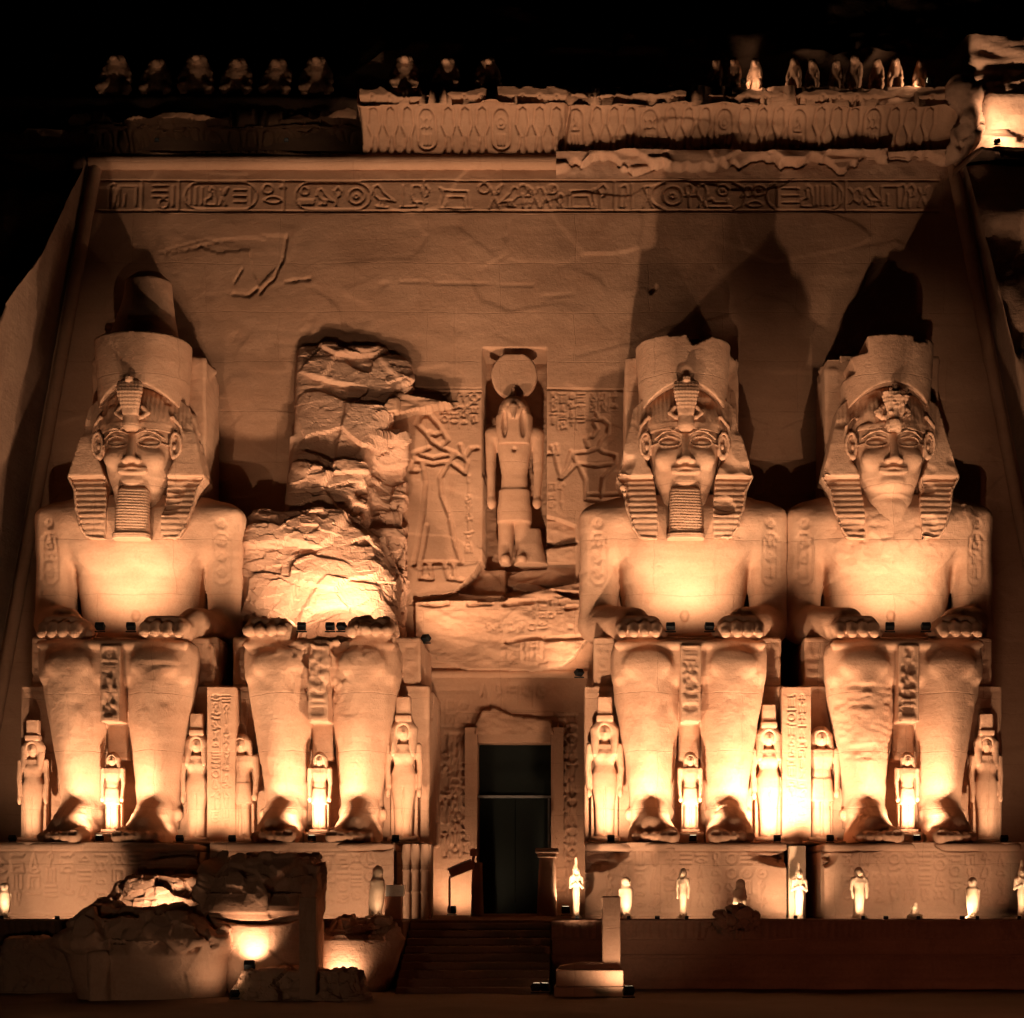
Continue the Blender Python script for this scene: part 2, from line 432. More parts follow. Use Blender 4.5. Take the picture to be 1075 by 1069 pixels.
# ================================================================== SETTING
def yw(z): return 7.0 + 2.3 * z / 32.0
def wp(px, py):
    Y = 7.0
    for _ in range(4):
        k = (D + Y) / FPX; Z = CZ + (CY - py) * k; Y = yw(Z)
    return ((px - CX) * k, Z)
def wps(pts, ox=0, oy=0, sc=1.0): return [wp(ox + x / sc, oy + y / sc) for x, y in pts]
def xl(z): return -20.9 - (32 - z) * 0.155
def xr(z): return 16.05 + (32 - z) * 0.17
def gx(a, b, s): return np.arange(a, b + s * .5, s)

def tube(pts, r, seg=14, name='tube', caps=True):
    P = [Vector(p) for p in pts]; v = []; f = []
    for i, p in enumerate(P):
        t = (P[min(i + 1, len(P) - 1)] - P[max(i - 1, 0)]).normalized()
        a = t.cross(Vector((0, 1, 0)));
        if a.length < .1: a = t.cross(Vector((1, 0, 0)))
        a.normalize(); b = t.cross(a); rr = r[i] if isinstance(r, (list, tuple)) else r
        for j in range(seg):
            q = 2 * math.pi * j / seg; v.append(p + (a * math.cos(q) + b * math.sin(q)) * rr)
    for i in range(len(P) - 1):
        for j in range(seg):
            k = (j + 1) % seg; f.append((i * seg + j, i * seg + k, (i + 1) * seg + k, (i + 1) * seg + j))
    return np_mesh(name, np.array(v), np.array(f))

# ---- ground: one sheet to the horizon
gxs = np.concatenate([gx(-400, -40, 12), gx(-38, 38, .6), gx(40, 400, 12)])
gys = np.concatenate([gx(-300, -40, 10), gx(-38, -5, .5), gx(0, 300, 15)])
U, V = np.meshgrid(gxs, gys, indexing='ij'); P_ = np.stack([U, V, 0 * U], -1)
Zg = -2.35 + .10 * fbm(P_, 3.0, 3, 2.0) + .04 * fbm(P_, .8, 2, 5.0)
I = np.arange(U.size).reshape(U.shape)
f = np.stack([I[:-1, :-1], I[1:, :-1], I[1:, 1:], I[:-1, 1:]], -1).reshape(-1, 4)
g = link_mesh('ground', np_mesh('ground', np.stack([U, V, Zg], -1).reshape(-1, 3), f), M['sand']); tag(g, kind='structure')

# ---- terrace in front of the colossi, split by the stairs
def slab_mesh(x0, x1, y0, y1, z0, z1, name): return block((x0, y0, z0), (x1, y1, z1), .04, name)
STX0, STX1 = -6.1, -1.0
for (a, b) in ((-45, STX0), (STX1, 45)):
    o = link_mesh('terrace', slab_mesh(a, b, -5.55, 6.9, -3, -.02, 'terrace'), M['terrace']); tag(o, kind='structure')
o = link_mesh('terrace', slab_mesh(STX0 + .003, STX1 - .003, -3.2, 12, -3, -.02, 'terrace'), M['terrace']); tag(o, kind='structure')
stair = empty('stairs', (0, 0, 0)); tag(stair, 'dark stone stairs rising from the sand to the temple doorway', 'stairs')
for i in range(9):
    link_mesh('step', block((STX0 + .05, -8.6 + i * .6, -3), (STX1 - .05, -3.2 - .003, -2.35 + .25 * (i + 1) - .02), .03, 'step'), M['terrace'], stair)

# terrace front (low parapet wall with a carved cavetto course)
def terrace_front(x0, x1, label, seed):
    us = gx(x0, x1, .05); ws = gx(-2.6, .06, .035); c = Canvas(us, ws)
    for z in (-.62, -.75, -1.25, -2.0): c.stroke([(x0, z), (x1, z)], .05, .06)
    x = x0 + .4; rnd = random.Random(seed)
    while x < x1 - .4:
        c.stroke([(x, -.05), (x, -.55)], .05, .08); x += rnd.choice((.22, .26, .3))
    x = x0
    while x < x1:
        c.stroke([(x, -.8), (x, -2.6)], .03, .04); x += rnd.uniform(1.5, 3)
    def yf(U, V):
        p = np.stack([U, 0 * U, V], -1)
        base = -5.75 - .22 * (np.clip((V + .6) / .6, 0, 1) ** 2) + .28 * ((V < -.68) & (V > -1.15))
        er = np.clip(fbm(p, 2.2, 3, seed * 3.3) - .05, 0, 1) * 1.1
        base += er * (V < -.62) * .5 + .10 * fbm(p, .7, 3, seed) + .7 * np.clip(fbm(p, 2.5, 2, seed + 9) - .33, 0, 1) * (V > -.7)
        base += np.where(V > .03, 1.0, 0)
        return base
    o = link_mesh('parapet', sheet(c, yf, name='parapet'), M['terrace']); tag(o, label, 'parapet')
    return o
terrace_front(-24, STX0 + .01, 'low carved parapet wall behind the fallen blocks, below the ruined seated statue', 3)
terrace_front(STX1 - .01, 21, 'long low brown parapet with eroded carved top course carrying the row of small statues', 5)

# ---- cliff
def cliff_side(sgn, name):
    zs = gx(-3, 33.6 if sgn < 0 else 31.8, .3); cols = []
    def edge(z):
        return np.interp(z, [0, 14, 24, 27, 32.6, 38], [-4.5, -2.6, 2.6, 5.6, 9.4, 13]) if sgn < 0 else np.interp(z, [0, 20, 24.8, 33, 38], [3.4, 5.5, 6.5, 9.0, 11])
    nret, nfr = 26, 60
    V = np.zeros((nret + nfr, len(zs), 3))
    for j, z in enumerate(zs):
        X0 = xl(z) - .25 if sgn < 0 else xr(z) + .25; Y1 = yw(z) + .6; Y0 = min(edge(z), Y1 - .1)
        for i in range(nret):
            t = i / (nret - 1); V[i, j] = (X0 + sgn * .0 * t, Y1 + (Y0 - Y1) * t, z)
        for i in range(nfr):
            t = ((i + 1) / nfr) ** 2; V[nret + i, j] = (X0 + sgn * 60 * t, Y0 - 2 * t, z)
    n_ = fbm(V, 3.0, 4, 4.0 if sgn < 0 else 9.0, (1, 1, 1.8)); fc = facets(V, 2.4, 3)
    amp = np.concatenate([np.interp(np.arange(nret), [0, nret - 6, nret - 1], [.04, .10, .35]), np.interp(np.arange(nfr), [0, 6], [.5, 1.3])])[:, None]
    V[..., 1] += amp * (n_ * .6 + fc * .3) * np.concatenate([np.full(nret, .3), np.full(nfr, 1.0)])[:, None]
    V[:nret, :, 0] += amp[:nret] * (n_[:nret] * .5) * sgn
    V[..., 1] = np.minimum(V[..., 1], 12)
    nu, nw = V.shape[:2]; I = np.arange(nu * nw).reshape(nu, nw)
    f = np.stack([I[:-1, :-1], I[1:, :-1], I[1:, 1:], I[:-1, 1:]], -1).reshape(-1, 4)
    if sgn < 0: f = f[:, ::-1]
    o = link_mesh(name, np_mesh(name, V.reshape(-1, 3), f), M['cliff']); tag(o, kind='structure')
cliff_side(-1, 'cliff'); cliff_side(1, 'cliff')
# upper cliff over the baboon frieze
us = np.concatenate([gx(-60, -27, 1.0), gx(-26, 25, .22), gx(26, 60, 1.0)]); ws = np.concatenate([gx(33.3, 46, .2), gx(47, 70, 1.0)])
def yf(U, V):
    p = np.stack([U, 0 * U, V], -1)
    ledge = np.interp(V, [34.7, 35, 37.0, 37.25, 39, 46, 70], [12.4, 12.4, 12.4, 10.4, 11.8, 18, 45])
    ledge = ledge + np.interp(U, [-10.5, -8.5], [2.6, 0]) * (V > 36)  # left cliff shaped further back so it stays in shade
    ledge = np.where((V < 35.85) & (U < -9.4), 10.8, ledge)
    sol = np.interp(U, [-26, -24, 15.8, 17.2], [0, 0, 0, 1]); ledge = ledge * (1 - sol) + sol * np.interp(V, [34.7, 70], [8.5, 36])
    return ledge + (.9 * fbm(p, 2.6, 4, 2.2, (1, 1, 2)) + .5 * facets(p, 2.2, 8)) * np.interp(V, [34.7, 36.9, 37.3], [.15, .15, 1])
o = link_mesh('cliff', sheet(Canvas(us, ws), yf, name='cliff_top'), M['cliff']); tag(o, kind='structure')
# lit shoulder of rock right of the cornice
us = gx(15.4, 30, .12); ws = gx(31.4, 37.5, .12); c = Canvas(us, ws)
def yf(U, V):
    p = np.stack([U, 0 * U, V], -1)
    b = 8.4 + .10 * (V - 30) + np.clip((16.6 + .5 * vnoise(V * 1.3, V * 0 + 2, V * 0) - U) * 4, 0, 3)
    b -= np.where(V < 31.95 + .08 * vnoise(U, U * 0, U * 0), 1.9, 0)
    return b + .55 * fbm(p, 1.8, 3, 7, (.6, 1, 2.2)) + .45 * facets(p, 2.0, 11, (.7, 1, 1.6))
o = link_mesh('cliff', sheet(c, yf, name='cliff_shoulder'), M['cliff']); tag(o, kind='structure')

# ================================================================== TEMPLE FACADE
temple = empty('temple_facade', (0, 0, 0)); tag(temple, 'rock cut sandstone temple facade with carved text band, falcon niche and central doorway', 'temple')
xs_w = gx(-27, 22, .05)
zb0, zb1 = wp(500, 228)[1], wp(500, 184)[1]
zr0, zr1 = wp(500, 712)[1], wp(500, 402)[1]
zs_w = np.unique(np.round(np.concatenate([gx(-.3, 9.0, .06), gx(9.0, zr0, .07), gx(zr0, zr1, .042), gx(zr1, zb0, .08), gx(zb0, zb1, .03), gx(zb1, 32.6, .06)]), 3))
wc = Canvas(xs_w, zs_w)
# -- inscription band
def bx(px): return wp(px, 206)[0]
zc = wp(500, 206)[1]; zt_, zb_ = wp(500, 190)[1], wp(500, 222)[1]
for z, w in ((zb_, .09), (zt_, .07)): wc.stroke([(bx(104), z), (bx(985), z)], w * .8, .05)
K = .041
def G(name, px, s=1.05, dz=0, sx=1.0, flip=1): glyph(wc, name, bx(px), zc + dz, s, sx, .065, .05, flip)
def CT(a, b): cartouche(wc, bx(a), bx(b), zc - .58, zc + .58, .06, .05)
for p in (149, 188, 298, 445, 888, 645): wc.stroke([(bx(p), zb_), (bx(p), zt_)], .06, .06)
G('feather', 118); G('house', 134); G('three_bars', 168, .7, .2); G('ring', 172, .5, -.35); G('post', 182, .9)
CT(194, 270); G('three', 206, .8); G('seated', 222, .8); G('staff', 234, .8, 0, .8); G('three_bars', 252, .75, 0, .8); G('post', 263, .8)
G('ring', 281, .5, .3); G('eye', 287, .9, -.2); G('loaf', 297, .35, .4)
CT(310, 389); G('ring', 320, .42, .22); G('water', 322, .6, -.2); G('water', 322, .6, -.32); G('bird', 341, .75); G('reed', 355, .8); G('disk', 374, .95)
G('bird', 402, 1.0, .05, 1.1); G('bar', 402, .5, -.5); G('post', 423, .9); G('bar', 426, .5, -.5); G('owl', 438, .95); G('reed', 447, .9)
G('bull', 478, 1.15, 0, 1.15); G('ring', 508, .55, .35); G('staff', 519, 1.1); G('bird', 535, .95, 0, 1, -1); G('ankh', 549, 1.0); G('staff', 561, 1.0, 0, 1, -1)
G('staff', 573, 1.0); G('ring', 580, .5, .3); G('cobra', 588, .6, -.2); G('bull', 610, 1.1, 0, 1.1, -1); G('reed', 633, 1.1); G('feather', 654, 1.0); G('post', 663, 1.1)
G('staff', 680, 1.0); G('bar', 683, .6, .4); G('disk', 706, 1.15); wc.stroke(arc(bx(706), zc, .95, .62, 110, 250), .07, .06)
G('ankh', 723, 1.0); G('cobra', 737, 1.0); G('disk', 759, .65, .25); G('arm', 754, .9, -.3); G('bar', 756, 1.0, -.5); wc.stroke(arc(bx(764), zc, .75, .62, -70, 70), .07, .06)
G('scarab', 786, .7, .2); G('disk', 797, .65, .25); G('eye', 792, .8, -.4); wc.stroke(arc(bx(818), zc, .55, .6, 110, 250), .07, .06)
G('post', 816, .9); G('three_bars', 830, .9, 0, .9); G('seated', 848, .95); G('three', 862, .9, 0, .8); G('three', 875, .9, 0, .8); wc.stroke(arc(bx(870), zc, .6, .6, -70, 70), .07, .06)
G('scarab', 901, .9); G('bird', 917, .9); G('staff', 905, .7); G('house', 934, 1.0); G('feather', 946, 1.0); G('reed', 957, 1.0); G('staff', 968, .9)
# -- cracks and broken ledges
def crack(pts, w=.16, dep=.16): wc.stroke(wps(pts), w, dep)
crack([(168, 266), (190, 259), (212, 253), (232, 251)], .045, .045); crack([(210, 258), (232, 252), (260, 250), (302, 247)], .045, .045)
crack([(301, 249), (299, 262), (297, 274), (291, 284), (288, 293), (279, 300), (273, 308)], .07, .08); crack([(245, 309), (262, 310), (270, 303)], .08, .08); crack([(246, 297), (252, 287), (254, 283)], .06, .06)
wc.fill(wps([(170, 268), (232, 252), (301, 249), (296, 275), (272, 300), (265, 285), (262, 262), (230, 266), (212, 261)]), -.05)
crack([(300, 296), (325, 293)], .07, .08); crack([(420, 296), (560, 300)], .04, .04); crack([(478, 325), (478, 420)], .03, .03)
for p, q in (((880, 372), (900, 368)), ((680, 470), (683, 476)), ((684, 306), (688, 302))): crack([p, q], .12, .12)
wc.fill(wps([(399, 444), (419, 417), (478, 428), (440, 434), (420, 440)]), .75); wc.fill(wps([(385, 448), (400, 430), (421, 425), (421, 440)]), .5)
wc.stroke(wps([(478, 428), (492, 426), (503, 418)]), .06, .08)
# -- figures and text beside the niche
T = lambda pts: wps(pts, 400, 350, 3.96)
def figure(lines, w=.12, dep=.14):
    for l in lines: wc.stroke(T(l), w, dep)
figure([[(150, 380), (165, 345), (200, 340), (240, 385), (277, 445), (245, 472), (215, 455), (190, 420), (150, 380)], [(200, 412), (225, 425), (243, 415)],
        [(200, 478), (132, 500), (140, 528), (215, 545), (280, 535), (312, 500), (245, 475)], [(165, 505), (215, 520), (290, 505)],
        [(282, 532), (350, 582), (358, 540), (340, 500), (330, 465)], [(300, 498), (345, 520), (372, 480), (400, 478)], [(128, 535), (125, 572), (150, 572)],
        [(172, 545), (186, 620), (172, 760), (150, 900), (138, 960)], [(277, 545), (245, 600), (252, 675), (285, 760), (308, 880), (328, 940)],
        [(190, 800), (163, 950)], [(163, 953), (248, 953)], [(282, 953), (333, 953)], [(163, 953), (162, 1018), (212, 1022)], [(262, 953), (280, 1020), (335, 1026)], [(212, 1022), (200, 953)], [(300, 953), (310, 1015)]])
figure([[(860, 470), (850, 440), (870, 425)], [(885, 360), (920, 355), (945, 380), (942, 420), (915, 445), (905, 475)], [(885, 375), (900, 400), (880, 430)], [(895, 335), (905, 355)],
        [(905, 475), (860, 492), (795, 498), (815, 540), (900, 552), (975, 540), (975, 508), (918, 492), (905, 475)], [(800, 512), (815, 540), (750, 605), (735, 560), (722, 500), (695, 500)], [(790, 490), (770, 560), (742, 600)],
        [(720, 500), (708, 470)], [(735, 500), (728, 465)], [(820, 545), (850, 610), (852, 680)], [(972, 545), (922, 600), (915, 680)], [(852, 690), (925, 700), (1010, 685)], [(855, 670), (1000, 668)]], .1, .1)
wc.stroke(T([(70, 242), (415, 245)]), .06, .06); wc.stroke(T([(692, 232), (1035, 238)]), .06, .06)
wc.stroke(T([(70, 228), (415, 231)]), .04, .04)
def tb(a, b, cols, seed, **k):
    (x0, z1), (x1, z0) = T([a])[0], T([b])[0]; text_block(wc, x0, x1, z0, z1, cols, seed, **k)
tb((245, 250), (405, 398), 4, 4, w=.05, dep=.07); tb((697, 245), (850, 400), 4, 9, w=.05, dep=.06); tb((860, 245), (990, 330), 3, 11, w=.05, dep=.05)
tb((345, 590), (385, 915), 1, 5, w=.05, dep=.06); tb((690, 620), (770, 745), 2, 6, w=.04, dep=.04)
# -- niche
nich = wps([(507, 366), (573, 366), (573, 592), (507, 592)]); wc.fill(nich, -1.9)
wc.fill(wps([(499, 600), (505, 590), (604, 590), (605, 612), (585, 617), (567, 621), (548, 623), (534, 631), (528, 625), (500, 625), (479, 622)]), -1.3)
wc.fill(wps([(573, 541), (590, 546), (604, 552), (604, 590), (573, 590)]), -.35)
wc.stroke(wps([(545, 572), (575, 573), (604, 570)]), .1, .3); crack([(480, 622), (455, 630), (430, 634)], .08, .12)
# -- projecting rough block over the door, with its mouldings
blk = [(437, 634), (470, 632), (530, 634), (534, 630), (567, 622), (603, 614), (616, 612), (616, 674), (604, 690), (590, 702), (560, 706), (520, 704), (492, 704), (470, 697), (455, 690), (437, 684)]
wc.fill(wps(blk), .55)
for l in ([(442, 636), (456, 638), (471, 636)], [(493, 637), (516, 636)], [(530, 637), (560, 634)], [(532, 676), (548, 673), (571, 671)], [(573, 673), (612, 671)], [(595, 641), (604, 640)]): crack(l, .12, .16)
def wt(a, b, cols, seed, **k):
    (x0, z1), (x1, z0) = wp(*a), wp(*b); text_block(wc, x0, x1, z0, z1, cols, seed, **k)
wt((557, 628), (592, 655), 4, 21, w=.05, dep=.06); wt((510, 656), (575, 668), 6, 22, w=.05, dep=.06, rules=False); wt((525, 677), (575, 702), 5, 23, w=.04, dep=.05)
wt((500, 718), (575, 742), 5, 24, w=.05, dep=.07); wt((467, 735), (493, 765), 2, 25, w=.04, dep=.04)
wt((584, 750), (606, 942), 2, 26, w=.075, dep=.12); wt((462, 770), (494, 900), 3, 27, w=.06, dep=.09)
crack([(455, 763), (500, 764)], .05, .06); crack([(472, 780), (492, 778)], .05, .05); crack([(466, 735), (466, 900)], .03, .03)
# door frame
(dx0, dz1), (dx1, _) = wp(501, 772), wp(579, 772); ddz0 = -.3
wc.fill([(dx0 - .16, -1), (dx1 + .10, -1), (dx1 + .10, dz1 + 1.0), (dx0 - .16, dz1 + 1.0)], .035)
wc.fill(wps([(499, 772), (500, 760), (506, 747), (520, 744), (540, 753), (578, 757), (582, 772)]), .35)
def wall_y(U, V):
    p = np.stack([U, 0 * U, V], -1)
    y = 7.0 + 2.3 * V / 32.0 + .035 * fbm(p, 1.6, 4, 3.0, (.7, 1, 1.4)) + .05 * fbm(p, 6, 2, 8.0)
    y += .10 * np.clip(ridged(p, 4.5, 3, 2.0, (.7, 1, 1.3)) - .88, 0, 1) * 4 - .03 * facets(p, 2.6, 3, (.6, 1, 1.2))
    H = wc.B
    rough = (H > .3) | (H < -.3)
    y += rough * (.12 * fbm(p, .7, 3, 11.0, (1, 1, 2)))
    rk = rough & (U > wp(530, 560)[0]) & (V < wp(500, 545)[1]) & (V > wp(500, 632)[1]); y -= rk * .55 * (facets(p, 1.6, 4, (.5, 1, 1.6)))
    return y
def blur(H, m):
    A = H.copy(); A[1:-1, 1:-1] = (H[1:-1, 1:-1] * 2 + H[:-2, 1:-1] + H[2:, 1:-1] + H[1:-1, :-2] + H[1:-1, 2:]) / 6; return np.where(m, A, H)
doorhole = lambda U, V: (U > dx0) & (U < dx1) & (V < dz1)
link_mesh('wall', sheet(wc, wall_y, doorhole, 'wall'), M['wall'], temple)
# mouldings
def jag(p0, p1, n, a, seed):
    rnd = random.Random(seed); return [tuple(p0[i] + (p1[i] - p0[i]) * t / n + rnd.uniform(-a, a) for i in range(3)) for t in range(n + 1)]
zt = wp(400, 172)[1]
link_mesh('torus_moulding', tube(jag((xl(32) - .1, yw(zt) - .15, zt), (wp(588, 172)[0], yw(zt) - .15, zt), 90, .012, 1), .31), M['wall'], temple)
link_mesh('torus_moulding', tube(jag((xl(zt) + .15, yw(zt) - .12, zt), (xl(-.3) + .15, yw(-.3) - .12, -.3), 90, .012, 2), .26), M['wall'], temple)
link_mesh('torus_moulding', tube(jag((xr(zt + .5) - .15, yw(zt) - .12, zt + .5), (xr(-.3) - .15, yw(-.3) - .12, -.3), 90, .012, 3), .26), M['wall'], temple)
zz = wp(500, 708)[1]; link_mesh('door_moulding', tube(jag((wp(452, 708)[0], yw(zz) - .05, zz), (wp(617, 708)[0], yw(zz) - .05, zz), 40, .01, 4), .17), M['wall'], temple)
# broken right end of the roll: ragged soffit stones
us = gx(wp(584, 170)[0], xr(32) + .4, .05); ws = gx(31.45, 32.45, .05); c = Canvas(us, ws)
def yf(U, V):
    p = np.stack([U, 0 * U, V], -1); low = 31.9 + .35 * vnoise(U * .9, U * 0 + 4, U * 0) + .12 * vnoise(U * 4, U * 0, U * 0)
    return 9.1 - .42 * (V > low) * np.clip((V - low) * 5, 0, 1) - .25 * facets(p, 1.1, 7, (.6, 1, 1.5)) * (V > low) + .05 * fbm(p, .5, 2)
link_mesh('broken_moulding', sheet(c, yf, name='broken_moulding'), M['rock'], temple)
# cornice with its frieze of cobras and cartouches
cx0, cx1, cz0, cz1 = wp(66, 150)[0], wp(1003, 150)[0], 32.25, 34.45
us = gx(cx0, cx1, .045); ws = gx(cz0, cz1 + .35, .04); c = Canvas(us, ws)
x = cx0 + .5; i = 0
while x < cx1 - 1.0:
    if i % 4 == 3:
        cartouche(c, x, x + .75, cz0 + .35, cz1 - .35, .07, .09); glyph(c, ['seated', 'scarab', 'disk'][i % 3], x + .37, cz0 + 1.35, .5, w=.05, dep=.06); glyph(c, 'three', x + .37, cz0 + .75, .45, w=.05, dep=.06); glyph(c, 'disk', x + .37, cz1 - .15, .35, w=.05, dep=.06); x += 1.0
    else:
        c.stroke([(x + .1, cz0 + .25), (x + .2, cz0 + .9), (x + .02, cz0 + 1.3), (x + .1, cz1 - .4), (x + .3, cz1 - .28), (x + .5, cz1 - .4), (x + .55, cz0 + 1.3), (x + .4, cz0 + .9), (x + .45, cz0 + .25)], .07, .1)
        glyph(c, 'ring', x + .3, cz1 - .1, .3, w=.05, dep=.06); x += .72
    i += 1
def yf(U, V):
    t = np.clip((V - cz0) / (cz1 - cz0), 0, 1); p = np.stack([U, 0 * U, V], -1)
    top = cz1 + .18 + .22 * vnoise(U * .8, U * 0 + 9, U * 0) + .1 * vnoise(U * 3.1, U * 0 + 2, U * 0) + .35 * (U > 13.5)
    y = 9.0 - 1.1 * t ** 2.2 + .06 * fbm(p, .8, 3, 5) + .14 * np.clip(ridged(p, 2.6, 3, 8, (.5, 1, 1)) - .7, 0, 1) * 4
    y += np.where(V > top, 1.5, 0)
    y += np.interp(U, [wp(376, 130)[0], wp(382, 130)[0]], [2.2, 0]) * (1 + .3 * fbm(p, 1.5, 3, 3))  # left stretch set back so the roll moulding keeps it in shade
    y += np.where((U > wp(586, 130)[0]) & (U < wp(600, 130)[0]), .5, 0) * np.clip(1 - np.abs(U - wp(593, 130)[0] - .25 * (V - 33.4)) * 5, 0, 1)
    return y
link_mesh('cornice', sheet(c, yf, name='cornice'), M['wall'], temple)
# roof of the cornice: the ledge on which the baboons squat
us = gx(cx0 - .5, 17.0, .1); vs = gx(7.6, 12.6, .1)
U, V = np.meshgrid(us, vs, indexing='ij'); P_ = np.stack([U, V, 0 * U], -1)
fe = 8.05 + .25 * fbm(P_, 1.5, 3, 6) + .15 * facets(P_, 1.2, 5) + 2.3 * (U < wp(379, 130)[0])  # left ledge edge moved back too, out of the light
Z = 34.86 + .10 * fbm(P_, 1.2, 3, 4) + .08 * facets(P_, 1.0, 2) - .75 * (V < fe)
I = np.arange(U.size).reshape(U.shape); f = np.stack([I[:-1, :-1], I[1:, :-1], I[1:, 1:], I[:-1, 1:]], -1).reshape(-1, 4)
link_mesh('frieze_ledge', np_mesh('ledge', np.stack([U, np.maximum(V, fe - .05), Z], -1).reshape(-1, 3), f), M['wall'], temple)
# boulder jutting at the right end of the cornice
v = Vol((14.6, 6.4, 31.8), (18.4, 10.5, 36), .08)
v.ell((16.0, 8.2, 34.5), (.75, 1.1, .7)).ell((16.3, 8.5, 33.4), (.5, 1.0, 1.1), .3).box((15.6, 8.0, 32.2), (16.3, 10, 33.4), .1, .2)
vv, ff, nn = v.mesh(); vv = vv + nn * (.22 * facets(vv, .9, 3) + .1 * fbm(vv, .6, 3))[:, None]
tag(link_mesh('boulder', np_mesh('boulder', vv, ff), M['cliff']), 'dark rough boulder jutting out at the far right end of the cornice', 'boulder')

# ---- doorway
dy = 7.0
link_mesh('door_reveal', block((dx0 - .5, dy + .25, -.3), (dx0 + .015, dy + 3, dz1 + .3), 0.0, 'rev'), M['wall'], temple)
link_mesh('door_reveal', block((dx1 - .015, dy + .25, -.3), (dx1 + .5, dy + 3, dz1 + .3), 0.0, 'rev'), M['wall'], temple)
link_mesh('door_lintel', block((dx0 + .018, dy + .5, dz1 - .32), (dx1 - .018, dy + 3, dz1 + .3), .02, 'lin'), M['wall'], temple)
link_mesh('door_sill', block((dx0 + .02, dy - .1, -.25), (dx1 - .02, dy + 1.4, .02), .03, 'sill'), M['pedestal'], temple)
zbar = wp(540, 836)[1]
dr = empty('door', (0, 0, 0)); dr.parent = temple
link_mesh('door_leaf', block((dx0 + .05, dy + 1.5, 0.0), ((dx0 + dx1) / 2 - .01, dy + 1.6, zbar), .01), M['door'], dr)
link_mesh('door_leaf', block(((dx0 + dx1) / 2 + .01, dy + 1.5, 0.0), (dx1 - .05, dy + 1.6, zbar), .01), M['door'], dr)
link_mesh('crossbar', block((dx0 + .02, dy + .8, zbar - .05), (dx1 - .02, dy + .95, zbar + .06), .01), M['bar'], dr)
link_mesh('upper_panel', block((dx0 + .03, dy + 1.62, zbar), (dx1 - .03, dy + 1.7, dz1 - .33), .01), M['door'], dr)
link_mesh('door_post', block((dx1 - .16, dy + .85, .8), (dx1 - .08, dy + .93, zbar - .06), .01), M['bar'], dr)
